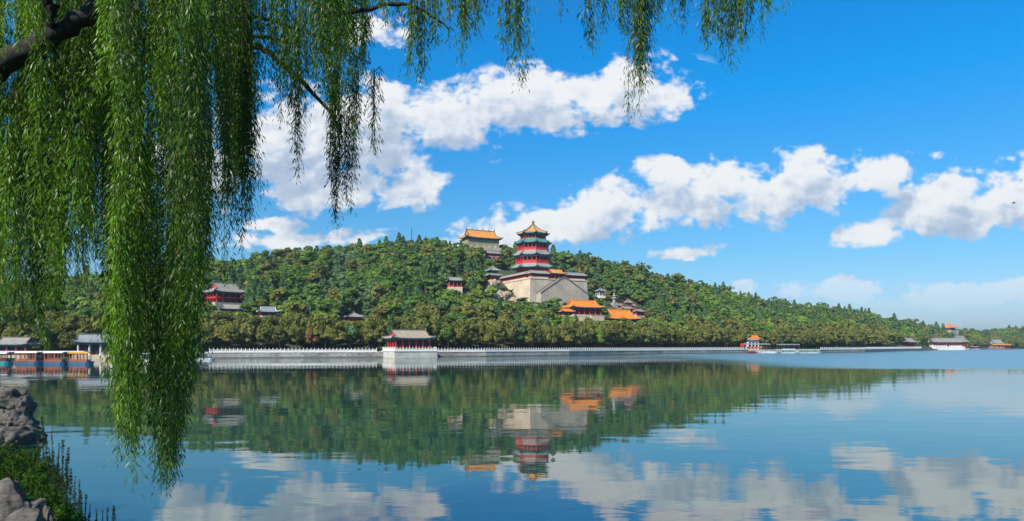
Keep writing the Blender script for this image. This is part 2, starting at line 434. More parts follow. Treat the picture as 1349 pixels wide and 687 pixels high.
# ------------------------------------------------------------------ shape of the land (column of the view -> shore distance, ridge distance and height)
SH_PX = [-2200, -600, -200, 0, 100, 160, 270, 500, 640, 750, 930, 985, 1080, 1140, 1210, 1250, 1300, 1349, 1500, 2400, 4200]
SH_Y = [150, 200, 210, 214, 231, 237, 273, 294, 318, 350, 442, 474, 480, 530, 680, 900, 1046, 1125, 1250, 1400, 900]
RG_PX = [-2200, -600, 0, 100, 250, 300, 400, 480, 540, 600, 660, 740, 800, 850, 900, 950, 1000, 1050, 1100, 1150, 1200, 1230, 1260, 1300, 1349, 1500, 2400, 4200]
RG_Y = [300, 450, 480, 500, 520, 530, 545, 560, 565, 575, 585, 600, 620, 640, 680, 720, 770, 810, 860, 900, 960, 1050, 1200, 1400, 1450, 1500, 1600, 1200]
RG_Z = [20, 25, 38, 42, 58, 62, 72, 79, 82, 83, 80, 74, 72, 65, 61, 53, 47, 42, 40, 32, 25, 21, 21, 26, 35, 35, 30, 20]
QL, QR = 165, 1216


def land(px, Y):
    """ground height, numpy arrays"""
    px = np.asarray(px, float); Y = np.asarray(Y, float)
    yq = np.interp(px, SH_PX, SH_Y); yr = np.interp(px, RG_PX, RG_Y); zr = np.interp(px, RG_PX, RG_Z)
    z0 = np.where((px > QL) & (px < QR), 2.45, 1.2)
    t = (Y - yq - 22) / np.maximum(yr - yq - 22, 30)
    tc = np.clip(t, 0, 1)
    f = tc * .62 + .38 * (3 * tc ** 2 - 2 * tc ** 3)
    z = z0 + (zr - z0) * f
    over = np.clip((Y - yr) / 260, 0, 1)
    z = np.where(t > 1, zr + (6 - zr) * (3 * over ** 2 - 2 * over ** 3), z)
    X = (px - 674.5) / F * Y
    bump = np.sin(X * .071 + 1.3) * np.cos(Y * .058) * 1.6 + np.sin(X * .023 - Y * .031) * 2.0
    return z + bump * np.clip(t * 4, 0, 1)


def hit(px, py):
    Y0 = float(np.interp(px, SH_PX, SH_Y)); Ys = np.arange(Y0 + 3, 1600, 1.0)
    zr = CAMH + (HZ - py) / F * Ys; zl = land(np.full_like(Ys, px), Ys)
    i = np.argmax(zl >= zr) if (zl >= zr).any() else len(Ys) // 4
    return float(Ys[i])


def build_land():
    pxs = np.concatenate([np.linspace(-2200, -700, 16)[:-1], np.linspace(-700, 1700, 260), np.linspace(1700, 4200, 16)[1:]])
    ts = np.concatenate([[0, 0], np.linspace(0, 1, 50)[1:], 1 + np.linspace(0, 1, 14)[1:]])
    yq = np.interp(pxs, SH_PX, SH_Y); yr = np.interp(pxs, RG_PX, RG_Y)
    V = []
    for k, t in enumerate(ts):
        Y = yq + .6 + np.minimum(t, 1) * (yr - yq) + np.maximum(t - 1, 0) ** 1.8 * 3600
        z = land(pxs, Y)
        if k == 0: z = np.full_like(z, -2.0)
        V.append(np.stack([np.clip((pxs - 674.5) / F * Y, -9000, 9000), Y, z], -1))
    V = np.array(V); n, mcol = V.shape[:2]
    idx = np.arange(n * mcol).reshape(n, mcol)
    fs = np.stack([idx[:-1, :-1], idx[:-1, 1:], idx[1:, 1:], idx[1:, :-1]], -1).reshape(-1, 4)
    me = bpy.data.meshes.new('hill'); me.from_pydata(V.reshape(-1, 3).tolist(), [], fs.tolist()); me.materials.append(M['ground'])
    me.polygons.foreach_set('use_smooth', [True] * len(fs)); me.update()
    tag(link('hill', me), 'wooded hill rising behind the lake', kind='structure')
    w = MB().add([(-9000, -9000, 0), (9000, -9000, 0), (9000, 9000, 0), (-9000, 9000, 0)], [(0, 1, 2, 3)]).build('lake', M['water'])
    tag(w, 'calm lake reflecting the hill and sky', kind='structure')


build_land()


def build_haze():
    m = bpy.data.materials.new('haze_air'); m.use_nodes = True; t = m.node_tree; t.nodes.clear(); T = NT(t)
    v = T.n('ShaderNodeVolumePrincipled', {'Color': (.72, .86, 1.0, 1), 'Density': HAZE, 'Anisotropy': .35})
    T.n('ShaderNodeOutputMaterial', {'Volume': v.outputs[0]})
    o = MB().box(-9600, 9600, -9600, 9600, -3, 135).build('haze', m); tag(o, 'thin summer haze over the lake', kind='stuff')


HAZE = .00012
build_haze()

# near bank
BANK = [(-70, 47), (-34, 42), (-27.6, 38.8), (-25.2, 32), (-18, 24), (-11.4, 18), (-7.6, 13.5), (-4.2, 9), (-1.2, 6.5), (6, 5), (30, 3), (90, 0)]


def bank_dist(X, Y):
    """signed distance to the shoreline, positive on land"""
    X = np.asarray(X, float); Y = np.asarray(Y, float); d = np.full(X.shape, 1e9); s = np.ones(X.shape)
    for (ax, ay), (bx, by) in zip(BANK[:-1], BANK[1:]):
        ex, ey = bx - ax, by - ay; t = np.clip(((X - ax) * ex + (Y - ay) * ey) / (ex * ex + ey * ey), 0, 1)
        dd = np.hypot(X - ax - t * ex, Y - ay - t * ey); cr = ex * (Y - ay) - ey * (X - ax)
        b = dd < d; d = np.where(b, dd, d); s = np.where(b, np.where(cr < 0, 1, -1), s)
    return d * s


def bank_z(X, Y):
    d = bank_dist(X, Y)
    z = np.where(d > 0, 1.1 * (1 - np.exp(-np.maximum(d, 0) / .7)) + np.minimum(.26 * np.maximum(d, 0), 2.2), np.maximum(d * .5, -1.5))
    return z + .07 * np.sin(X * 2.1 + Y) * np.cos(Y * 1.7) * np.clip(d, 0, 1)


def build_bank():
    xs = np.concatenate([np.arange(-75, -30, 1.5), np.arange(-30, 4, .3), np.arange(4, 90, 3)]); ys = np.concatenate([np.arange(-70, 0, 3), np.arange(0, 26, .3), np.arange(26, 52, .8)])
    GX, GY = np.meshgrid(xs, ys); Z = bank_z(GX, GY)
    idx = np.arange(GX.size).reshape(GX.shape)
    fs = np.stack([idx[:-1, :-1], idx[:-1, 1:], idx[1:, 1:], idx[1:, :-1]], -1).reshape(-1, 4)
    keep = (Z.ravel()[fs] > -1.45).any(1)
    me = bpy.data.meshes.new('bank'); me.from_pydata(np.stack([GX.ravel(), GY.ravel(), Z.ravel()], -1).tolist(), [], fs[keep].tolist())
    me.materials.append(M['bank']); me.polygons.foreach_set('use_smooth', [True] * len(me.polygons)); me.update()
    tag(link('bank', me), 'earth bank at the lake edge below the willow', kind='structure')


build_bank()

# ------------------------------------------------------------------ Chinese roofs
def rect_roof(w, d, rl, H, lift, hipgable, s0=.5, hip_off=1.0):
    """returns MB faces of a curved hipped roof (material 0 tile, 1 gable), and the polylines of its ridges"""
    mb = MB(); m = 7
    side = []
    for a in np.linspace(-1, 1, m)[:-1]: side.append(('y-', a))
    for a in np.linspace(-1, 1, m)[:-1]: side.append(('x+', a))
    for a in np.linspace(1, -1, m)[:-1]: side.append(('y+', a))
    for a in np.linspace(1, -1, m)[:-1]: side.append(('x-', a))
    smax = s0 if hipgable else 1.0
    S = np.linspace(0, smax, 6 if hipgable else 8)
    wg = rl if hipgable else 0
    def ring(s):
        k = s / smax
        hx = (w / 2) * (1 - k) + (rl / 2) * k; hy = d / 2 * (1 - s)
        z = H * (.62 * s + .38 * s * s)
        pts = []
        for nm, a in side:
            c = abs(a) ** 5 * (1 - k) ** 2; e = 1 + .035 * c
            if nm == 'y-': p = (hx * a, -hy)
            elif nm == 'x+': p = (hx, hy * a)
            elif nm == 'y+': p = (hx * a, hy)
            else: p = (-hx, hy * a)
            pts.append((p[0] * e, p[1] * e, z + lift * c))
        return pts
    rings = [ring(s) for s in S]; n = len(side)
    vs = [p for r_ in rings for p in r_]
    fs = [(k * n + i, k * n + (i + 1) % n, (k + 1) * n + (i + 1) % n, (k + 1) * n + i) for k in range(len(S) - 1) for i in range(n)]
    mb.add(vs, fs, 0)
    # eave fascia and soffit
    e = rings[0]; low = [(x, y, z - .028 * d) for x, y, z in e]; inn = [(x * .80, y * .80, -.02 * d) for x, y, z in e]
    mb.add(e + low + inn, [(n + i, n + (i + 1) % n, (i + 1) % n, i) for i in range(n)] + [(2 * n + i, 2 * n + (i + 1) % n, n + (i + 1) % n, n + i) for i in range(n)], 2)
    ridges = []
    cid = [0, m - 1, 2 * (m - 1), 3 * (m - 1)]
    for c in cid: ridges.append([(rings[k][c][0], rings[k][c][1], rings[k][c][2] + .1) for k in range(len(S))])
    if hipgable:
        T_ = np.linspace(s0, 1, 5); prof = [(d / 2 * (1 - s), H * (.62 * s + .38 * s * s)) for s in T_]
        hx = rl / 2 + .4
        for sg in (-1, 1):
            vs = []
            for y, z in prof: vs += [(-hx, sg * y, z), (hx, sg * y, z)]
            mb.add(vs, [((2 * i, 2 * i + 1, 2 * i + 3, 2 * i + 2) if sg < 0 else (2 * i + 1, 2 * i, 2 * i + 2, 2 * i + 3)) for i in range(4)], 0)
            for sx in (-1, 1): ridges.append([(sx * hx, sg * y, z + .12) for y, z in prof])
    top = H
    ridges.append([(-rl / 2 - (.5 if hipgable else 0), 0, top + .15), (rl / 2 + (.5 if hipgable else 0), 0, top + .15)])
    gable = None
    if hipgable:
        gable = MB(); y0, z0 = d / 2 * (1 - s0), H * (.62 * s0 + .38 * s0 * s0)
        for sx in (-1, 1):
            x = sx * (rl / 2 + .02)
            pr = [(x, -y, z - .05) for y, z in prof] + [(x, y, z - .05) for y, z in prof[::-1][1:]]
            bk = [(x - sx * .25, p[1], p[2]) for p in pr]; k = len(pr)
            gable.add(pr + bk, [tuple(range(k))] + [tuple(range(2 * k - 1, k - 1, -1))] + [(i, i + 1, k + i + 1, k + i) for i in range(k - 1)] + [(k - 1, 0, k, 2 * k - 1)])
    return mb, ridges, gable


def poly_roof(n, r0, r1, z0, z1, lift, ph):
    mb = MB(); m = 6; S = np.linspace(0, 1, 7); rings = []
    cor = [(math.cos(ph + 2 * math.pi * i / n), math.sin(ph + 2 * math.pi * i / n)) for i in range(n)]
    for s in S:
        r = r0 + (r1 - r0) * s; z = z0 + (z1 - z0) * (.55 * s + .45 * s * s); pts = []
        for i in range(n):
            a, b = cor[i], cor[(i + 1) % n]
            for k in range(m):
                t = k / m; c = abs(2 * t - 1) ** 4 * (1 - s) ** 2; e = 1 + .05 * c
                pts.append(((a[0] * (1 - t) + b[0] * t) * r * e, (a[1] * (1 - t) + b[1] * t) * r * e, z + lift * c))
        rings.append(pts)
    q = n * m; vs = [p for r_ in rings for p in r_]
    mb.add(vs, [(k * q + i, k * q + (i + 1) % q, (k + 1) * q + (i + 1) % q, (k + 1) * q + i) for k in range(6) for i in range(q)], 0)
    e = rings[0]; low = [(x, y, z - .35) for x, y, z in e]; inn = [(x * .84, y * .84, z0 - .25) for x, y, z in e]
    mb.add(e + low + inn, [(q + i, q + (i + 1) % q, (i + 1) % q, i) for i in range(q)] + [(2 * q + i, 2 * q + (i + 1) % q, q + (i + 1) % q, q + i) for i in range(q)], 2)
    ridges = [[(r_[i * m][0], r_[i * m][1], r_[i * m][2] + .12) for r_ in rings] for i in range(n)]
    return mb, ridges


def put_roof(mb, ridges, parent, z, tile, trim, soffit, rr=.28, gable=None, gmat=None, ornaments=0):
    def up(m_):
        m_.v = [(x, y, zz + z) for x, y, zz in m_.v]; return m_
    r = up(mb).build('roof', [tile, tile, soffit], parent)
    rd = MB()
    if len(ridges) in (4, 8) and not ornaments and gable is None and len(ridges[-1]) > 2:
        for ln in ridges: MB().tube([(x, y, zz + z) for x, y, zz in ln], rr, 5).build('ridge', trim, r)
        return r
    for k, ln in enumerate(ridges):
        rd.tube([(x, y, zz + z) for x, y, zz in ln], rr, 5)
        if ornaments and len(ln) == 2:                       # upturned ridge ends and small figures along the main ridge
            (xa, ya, za), (xb, yb, zb) = ln
            for t in np.linspace(0, 1, ornaments):
                h = rr * (5.5 if t in (0, 1) else 4); x = xa + (xb - xa) * t
                rd.frustum(rr * 1.6, rr * .7, za + z, za + z + h, 5, x, ya)
    rd.build('ridge', trim, r)
    if gable is not None: up(gable).build('gable', gmat, r)
    return r


def hall(name, label, cat, loc, rz, w, d, bh, rh, tile, trim='trim', wall='red', base='terrace', base_h=.6, base_down=3.0, over=1.5, nx=5, ny=3,
         rl=None, hipgable=True, lift=.5, gable='red', doors=True, open_front=True, beam=True, group=None, ornaments=2, column='red', base_pad=1.2, s0=.5):
    o = empty(name, loc, rz, label, cat, group)
    if base_h > 0:
        MB().box(-w / 2 - base_pad, w / 2 + base_pad, -d / 2 - base_pad, d / 2 + base_pad, -base_down, base_h).build('base', M[base], o)
    z0, z1 = base_h, base_h + bh
    ins = min(1.4, d * .16) if open_front else 0.0
    wl = MB().box(-w / 2 + ins, w / 2 - ins, -d / 2 + ins, d / 2 - ins, z0, z1)
    wl.build('wall', M[wall], o)
    cr = max(.16, min(.32, bh * .07))
    if nx:
        xs = np.linspace(-w / 2 + cr, w / 2 - cr, nx); ys = np.linspace(-d / 2 + cr, d / 2 - cr, ny)
        spots = [(x, ys[0]) for x in xs] + [(x, ys[-1]) for x in xs] + [(xs[0], y) for y in ys[1:-1]] + [(xs[-1], y) for y in ys[1:-1]]
        first = None
        for x, y in spots:
            if first is None:
                first = MB().frustum(cr * 1.5, cr * 1.3, 0, .25, 8).frustum(cr, cr * .92, .25, bh - .02, 8).build('column', M[column], o); c = first
            else:
                c = first.copy(); COL.objects.link(c); c.parent = o
            c.location = (x, y, z0)
    if beam:
        b = MB(); t = .22; q = bh * .17
        for a in (-1, 1):
            b.box(-w / 2 - .05, w / 2 + .05, a * (d / 2) - t, a * (d / 2) + t, z1 - q, z1 + .12)
            b.box(a * (w / 2) - t, a * (w / 2) + t, -d / 2 + .25, d / 2 - .25, z1 - q, z1 + .10)
        b.build('beam', M['beam'], o)
    if doors and nx:
        for i in range(nx - 1):
            xa, xb = xs[i] + cr * 1.6, xs[i + 1] - cr * 1.6; y = -d / 2 + ins
            md = i == (nx - 1) // 2
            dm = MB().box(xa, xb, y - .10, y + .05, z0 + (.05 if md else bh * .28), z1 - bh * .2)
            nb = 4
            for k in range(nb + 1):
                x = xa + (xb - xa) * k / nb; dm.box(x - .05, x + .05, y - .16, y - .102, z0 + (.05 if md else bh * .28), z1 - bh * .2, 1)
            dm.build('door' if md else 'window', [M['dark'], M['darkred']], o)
    W, D = w + 2 * over, d + 2 * over
    RL = rl if rl is not None else W * .62
    rb, rdg, gb = rect_roof(W, D, RL, rh, lift, hipgable, s0)
    put_roof(rb, rdg, o, z1 + .1, M[tile], M[trim], M['beam' if beam else 'dark'], max(.14, rh * .055), gb, M[gable], ornaments)
    return o


def pavilion(name, label, cat, loc, rz, w, bh, rh, tile, trim='trim', n=4, double=False, wall='red', base='ashlar_grey', base_h=.5, down=3, group=None, over=1.25, finial='finial', column='red'):
    o = empty(name, loc, rz, label, cat, group); r = w / 2 / math.cos(math.pi / n); ph = math.pi / n - math.pi / 2
    MB().frustum(r * 1.15, r * 1.12, -down, base_h, n, ph=ph).build('base', M[base], o)
    MB().frustum(r * .72, r * .72, base_h, base_h + bh, n, ph=ph).build('wall', M[wall], o)
    first = None
    for i in range(n):
        for f_ in ((0,) if n > 4 else (0, .5)):
            a, b = ph + 2 * math.pi * i / n, ph + 2 * math.pi * (i + 1) / n
            x, y = [(1 - f_) * q + f_ * s for q, s in ((math.cos(a), math.cos(b)), (math.sin(a), math.sin(b)))]
            if first is None: first = MB().frustum(.2, .18, 0, bh, 6).build('column', M[column], o); c = first
            else: c = first.copy(); COL.objects.link(c); c.parent = o
            c.location = (x * r * .93, y * r * .93, base_h)
    MB().ringwall(r * 1.0, r * .86, base_h + bh * .8, base_h + bh + .1, n, ph).build('beam', M['beam'], o)
    z = base_h + bh
    if double:
        a, b = poly_roof(n, r * over, r * .74, z, z + rh * .45, .35, ph); put_roof(a, b, o, .1, M[tile], M[trim], M['beam'], .16)
        MB().frustum(r * .70, r * .70, z + rh * .3, z + rh * .75, n, ph=ph).build('upper_wall', M['darkred'], o); z += rh * .75
        a, b = poly_roof(n, r * over * .80, .12, z, z + rh * .75, .35, ph); rr = rh * .75
    else:
        a, b = poly_roof(n, r * over, .12, z, z + rh, .4, ph); rr = rh
    put_roof(a, b, o, .12, M[tile], M[trim], M['beam'], .16)
    t = z + rr
    MB().frustum(.28, .45, t - .1, t + .45, 8).frustum(.45, .12, t + .45, t + 1.1, 8).build('finial', M[finial], o)
    return o


AX = R(27)                       # the palace axis: every building on the hill is turned with it
CLEAR = []                       # what the woodland leaves in view: (col0, col1, row0, row1, distance)
FOOT = []                        # (x, y, radius) where no tree stands


def clear(x0, x1, y0, y1, Y): CLEAR.append((x0, x1, y0, y1, Y))


def foot(x, y, r): FOOT.append((x, y, r))


# ------------------------------------------------------------------ tower of many eaves
def build_tower():
    Yt = 501.0; cx = (702.4 - 674.5) / F * Yt
    zz = lambda y: CAMH + (HZ - y) / F * Yt
    o = empty('pagoda', (cx, Yt, 50.8), AX, 'tall red octagonal pagoda with stacked blue-green eaves and orange top roof', 'pagoda')
    b0 = 50.8; ph = math.pi / 8 - math.pi / 2 + R(4); k = 1 / math.cos(math.pi / 8); S = sc(Yt)
    H = lambda y: zz(y) - b0
    W = lambda px: px * S / 2 * 1.035
    MB().frustum(W(56) * 1.02, W(55), 0, 1.6, 8, ph=ph).build('base', M['marble'], o)
    # storeys: (row of floor, row of ceiling, width, openings share)
    def storey(yb, yt, wpx, floor_dark=False):
        z0, z1 = H(yb), H(yt); r = W(wpx); h = z1 - z0
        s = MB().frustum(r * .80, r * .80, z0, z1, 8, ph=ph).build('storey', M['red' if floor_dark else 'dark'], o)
        MB().ringwall(r, r * .93, z1 - h * .13, z1 + .1, 8, ph).build('beam', M['red'], s)
        if not floor_dark:
            MB().ringwall(r * 1.0, r * .965, z0 + .02, z0 + h * .31, 8, ph).ringwall(r * 1.02, r * .95, z0 + h * .31, z0 + h * .36, 8, ph).build('railing', M['red'], s)
        first = None
        for i in range(8):
            a, b = ph + math.pi / 4 * i, ph + math.pi / 4 * (i + 1)
            for t in (0, 1 / 3, 2 / 3):
                x = (1 - t) * math.cos(a) + t * math.cos(b); y = (1 - t) * math.sin(a) + t * math.sin(b)
                if first is None: first = MB().frustum(.36, .33, 0, h, 8).build('column', M['red'], s); c = first
                else: c = first.copy(); COL.objects.link(c); c.parent = s
                c.location = (x * r * .955, y * r * .955, z0)
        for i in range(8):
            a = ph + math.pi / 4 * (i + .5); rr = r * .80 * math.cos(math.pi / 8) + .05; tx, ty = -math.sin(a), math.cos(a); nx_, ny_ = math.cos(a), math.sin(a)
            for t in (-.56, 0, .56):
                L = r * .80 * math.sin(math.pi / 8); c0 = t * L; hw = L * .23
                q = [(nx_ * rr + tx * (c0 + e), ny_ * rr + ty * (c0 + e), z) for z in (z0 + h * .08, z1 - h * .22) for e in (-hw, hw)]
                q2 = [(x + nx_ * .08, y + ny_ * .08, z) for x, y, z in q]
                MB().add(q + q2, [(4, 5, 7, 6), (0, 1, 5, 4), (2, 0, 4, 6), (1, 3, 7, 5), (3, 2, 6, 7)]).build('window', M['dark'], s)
        return s
    storey(360.5, 353.2, 44, True)
    storey(349.5, 337.2, 45.5); storey(332.3, 320.8, 40.5); storey(316.6, 309.6, 33.5, True)
    # a painted frieze of brackets under every eave
    for y0, y1, wp, mt in ((340.4, 337.4, 47, 'beam'), (323.6, 321.2, 42, 'beam'), (311.2, 309.0, 35, 'teal'), (355.4, 353.0, 46, 'beam')):
        MB().ringwall(W(wp), W(wp) * .9, H(y0), H(y1), 8, ph).build('frieze', M[mt], o)
    for y0, y1, w0, w1, tile, trim in ((354.2, 348.6, 57, 44, 'greygreen_tile', 'trim'), (337.8, 331.4, 51, 40, 'grey_tile', 'trim'),
                                       (321.8, 315.6, 46.5, 32.5, 'green_tile', 'tealtrim'), (309.6, 296.0, 41, 2.2, 'gold_tile', 'tealtrim')):
        a, b = poly_roof(8, W(w0), W(w1), H(y0), H(y1), 1.0, ph)
        rf = put_roof(a, b, o, 0, M[tile], M[trim], M['teal'], .34)
        if tile == 'gold_tile':      # a blue-green glazed border runs round the foot of the top roof
            e, _ = poly_roof(8, W(w0) * 1.012, W(w0) * .86, H(y0) + .12, H(y0) + (H(y1) - H(y0)) * .10 + .12, 1.0, ph)
            e.build('glazed_border', [M['tealtrim']] * 3, rf)
    t = H(296.2)
    MB().frustum(1.5, .8, t - .6, t + .7, 8).frustum(.7, 1.1, t + .7, t + 1.6, 10).frustum(1.1, .95, t + 1.6, t + 2.3, 10).frustum(.95, .25, t + 2.3, t + 3.1, 10).build('finial', M['finial'], o)
    clear(674, 732, 285, 360, Yt - 14)


build_tower()

# ------------------------------------------------------------------ great stone platform under the pagoda
PC = Vector(((698.6 - 674.5) / F * 458, 458, 0))
EX = Vector((math.cos(AX), math.sin(AX), 0)); EY = Vector((-math.sin(AX), math.cos(AX), 0))
ZP = 50.8
PW, PD = 45.0, 58.0


def pl(a, b, z=0.0): p = PC + EX * a + EY * b; return Vector((p.x, p.y, z))


def build_platform():
    o = empty('stone_platform', (PC.x, PC.y, 0), AX, 'huge pale stone block platform with a triangular double staircase in front', 'platform')
    z0 = 22; bt = 1.6
    m = MB(); top = [(0, 0), (PW, 0), (PW, PD), (0, PD)]; bot = [(-bt, -bt), (PW + bt, -bt), (PW + bt, PD + bt), (-bt, PD + bt)]
    m.add([(x, y, z0) for x, y in bot] + [(x, y, ZP - .6) for x, y in top], [(0, 1, 5, 4), (1, 2, 6, 5), (2, 3, 7, 6), (3, 0, 4, 7), (4, 5, 6, 7)])
    m.mi = [1, 1, 1, 0, 0]  # left wall in the paler ashlar: its sunlit tone is put into the colour
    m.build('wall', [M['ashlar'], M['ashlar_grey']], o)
    MB().box(-.35, PW + .35, -.35, PD + .35, ZP - .597, ZP).build('coping', M['ashlar'], o)
    # staircase: a wall with two stepped flights rising to the middle of the front
    a0, a1, am, f = 4.0, 42.0, 22.5, -7.0; zf = 39.8
    prof = [(a0, z0), (a1, z0), (a1, zf), (am + 1.6, ZP - .3), (am - 1.6, ZP - .3), (a0, zf)]
    st = MB(); n = len(prof)
    st.add([(x, f, z) for x, z in prof] + [(x, -1.0, z) for x, z in prof], [tuple(range(n))] + [(i, n + i, n + (i + 1) % n, (i + 1) % n) for i in range(n)])
    s = st.build('staircase', M['ashlar_grey'], o)
    # the two lines of dark coping on the parapets, and the treads between them
    for y_ in (f, -1.6):
        cp = MB()
        for xa, xb in ((a0, am - 1.6), (a1, am + 1.6)):
            q = [(xa, zf), (xb, ZP - .3)]
            cp.add([(xa, y_ - .25, zf), (xb, y_ - .25, ZP - .3), (xb, y_ - .25, ZP + .75), (xa, y_ - .25, zf + 1.05),
                    (xa, y_ + .35, zf), (xb, y_ + .35, ZP - .3), (xb, y_ + .35, ZP + .75), (xa, y_ + .35, zf + 1.05)],
                   [(0, 1, 2, 3), (4, 7, 6, 5), (3, 2, 6, 7), (0, 4, 5, 1), (0, 3, 7, 4), (1, 5, 6, 2)])
        cp.box(am - 1.6, am + 1.6, y_ - .25, y_ + .35, ZP - .3, ZP + .75)
        cp.build('parapet', M['coping'], s)
    tr = MB(); N = 36
    for sgn, xa in ((1, a0), (-1, a1)):
        for i in range(N):
            xx = xa + sgn * (18.5 - 1.6) * i / N; dx = sgn * 16.9 / N; zt = zf + (ZP - .3 - zf) * (i + 1) / N
            tr.box(min(xx, xx + dx), max(xx, xx + dx), f + .36, -1.96, zt - .6, zt)
    tr.build('treads', M['ashlar_grey'], s)
    clear(660, 776, 358, 397, 452); clear(657, 700, 357, 391, 506); 


build_platform()


def gallery(label, a0, a1, b0, b1, tile, wall='darkred', band=True):
    """a covered walk along the platform edge: long low roof on red columns over a cream band"""
    cx, cy = (a0 + a1) / 2, (b0 + b1) / 2; L, D = max(a1 - a0, b1 - b0), min(a1 - a0, b1 - b0)
    rz = AX if a1 - a0 >= b1 - b0 else AX + R(90)
    p = pl(cx, cy, ZP)
    o = empty('covered_walk', p, rz, label, 'covered walk', 'covered walks round the top of the stone platform')
    MB().box(-L / 2, L / 2, -D / 2, D / 2, 0, .8).build('plinth', M['ashlar'], o); MB().box(-L / 2 - .05, L / 2 + .05, -D / 2 - .05, D / 2 + .05, .803, 1.1).build('sill', M['pinkwall'], o)
    MB().box(-L / 2 + .4, L / 2 - .4, -D / 2 + .9, D / 2 - .9, 1.1, 3.4).build('wall', M[wall], o)
    n = max(3, int(L / 2.6)); first = None
    for sy in (-1, 1):
        for x in np.linspace(-L / 2 + .3, L / 2 - .3, n):
            if first is None: first = MB().frustum(.2, .18, 0, 2.3, 6).build('column', M['red'], o); c = first
            else: c = first.copy(); COL.objects.link(c); c.parent = o
            c.location = (x, sy * (D / 2 - .3), 1.1)
    MB().box(-L / 2 - .1, L / 2 + .1, -D / 2 - .12, D / 2 + .12, 2.75, 3.4).build('beam', M['beam'], o)
    rb, rd, gb = rect_roof(L + 1.6, D + 2.2, L + .4, 1.9, .15, False)
    put_roof(rb, rd, o, 3.4, M[tile], M['goldtrim'], M['whitewall'], .18)
    return o


gallery('long grey covered walk above the sunlit left face of the platform', .6, 4.8, 7.0, 52, 'grey_tile')
gallery('grey covered walk above the front wall, left of the yellow-roofed gate', 1.0, 14.2, .6, 4.8, 'grey_tile')
gallery('short dark covered walk at the right end of the platform front', 29.0, 44.0, .6, 4.8, 'bluegrey_tile', 'darkred')
hall('gate_hall', 'small red gate hall with ochre roof at the head of the staircase', 'gate', pl(22.0, 4.2, ZP), AX, 11.5, 5.5, 3.6, 2.9, 'gold_tile', 'goldtrim',
     base_h=.3, base_down=.2, nx=4, ny=2, over=1.3, ornaments=2, base_pad=.4)

# double-eaved pavilion standing on the crag left of the platform
pp = P(649, 371, 470)
pavilion('rock_pavilion', 'small double-roofed red pavilion perched on tan rocks left of the platform', 'pavilion', pp, AX, 6.6, 3.2, 4.6, 'greygreen_tile', double=True, down=1.5, over=1.62)
clear(635, 664, 346, 376, 462)


# ------------------------------------------------------------------ rocks
def rock(name, label, cat, loc, size, seed, m, group=None, rz=0.0, rough=.28, sub=4, flat=.35):
    bm = bmesh.new(); bmesh.ops.create_icosphere(bm, subdivisions=sub, radius=1); r_ = random.Random(seed); off = Vector((r_.random() * 50, r_.random() * 50, r_.random() * 50))
    planes = []
    for _ in range(9):
        nv = Vector((r_.gauss(0, 1), r_.gauss(0, 1), r_.gauss(0, .8))).normalized(); planes.append((nv, r_.uniform(.55, .9)))
    for v in bm.verts:
        p = v.co.copy()
        for nv, dd in planes:                      # chop broken faces off the lump
            q = p.dot(nv)
            if q > dd: p -= nv * (q - dd) * .85
        f = mnoise.fractal(p * 1.3 + off, 1.0, 2.1, 5) * rough + abs(mnoise.noise(p * 3.2 + off)) * rough * .35
        p *= 1 + f
        if p.z < -flat: p.z = -flat + (p.z + flat) * .2
        v.co = p
    lo = [min(v.co[k] for v in bm.verts) for k in range(3)]; hi = [max(v.co[k] for v in bm.verts) for k in range(3)]
    for v in bm.verts:
        q = [(v.co[k] - lo[k]) / (hi[k] - lo[k]) for k in range(3)]
        v.co = ((q[0] - .5) * size[0], (q[1] - .5) * size[1], q[2] * size[2])
    me = bpy.data.meshes.new(name); bm.to_mesh(me); bm.free(); me.materials.append(m)
    me.polygons.foreach_set('use_smooth', [True] * len(me.polygons)); me.update()
    o = link(name, me); o.location = loc; o.rotation_euler = (0, 0, rz); return tag(o, label, cat, group)


GC = 'tan crags left of the stone platform'
for i, (px, py, Y, s, lb) in enumerate([(648, 397, 466, (15, 13, 15), 'tallest tan crag, the one carrying the double-roofed pavilion'),
                                        (664, 399, 456, (13, 10, 8.5), 'tan crag against the foot of the sunlit platform wall'),
                                        (679, 400, 450, (9, 8, 4.5), 'low tan crag near the left corner of the platform'),
                                        (634, 393, 470, (9, 8, 8), 'tan crag leftmost of the rocks below the double-roofed pavilion'),
                                        (655, 402, 452, (10, 8, 7), 'pale crag below the pavilion rocks, half hidden by trees')]):
    p = P(px, py, Y); rock('crag', lb, 'crag', p, s, 40 + i, M['crag'], GC, i, .55, 5)
clear(640, 684, 374, 393, 446)

# ------------------------------------------------------------------ halls on the hill
# summit hall
p = P(633.5, 329, 578); p.z = max(p.z, float(land(633.5, 578)))
so_ = hall('summit_hall', 'wide green-tiled hall with ochre roof crowning the hilltop', 'hall', P(633.0, 330, 578), AX, 29, 12.5, 8.6, 7.0, 'gold_tile', 'goldtrim', 'tilewall', 'ashlar_grey',
           .8, 9, 2.0, nx=0, doors=False, beam=True, open_front=False, rl=25, hipgable=True, gable='gold_tile', ornaments=6, lift=.9)
w_ = MB()
for x in np.linspace(-11, 11, 5):
    MB().box(x - .9, x + .9, -6.42, -6.255, 1.2, 3.4).build('window', M['ashlar'], so_)
MB().box(-16.5, 16.5, -8.6, -6.9, -8.2, 1.9).build('terrace_wall', M['ashlar_grey'], so_)
clear(604, 664, 300, 325.5, 560); foot(so_.location.x, so_.location.y, 20)
gp = P(650, 346.5, 560)
g_ = empty('archway', gp, AX, 'red and white triple archway below the summit hall', 'archway')
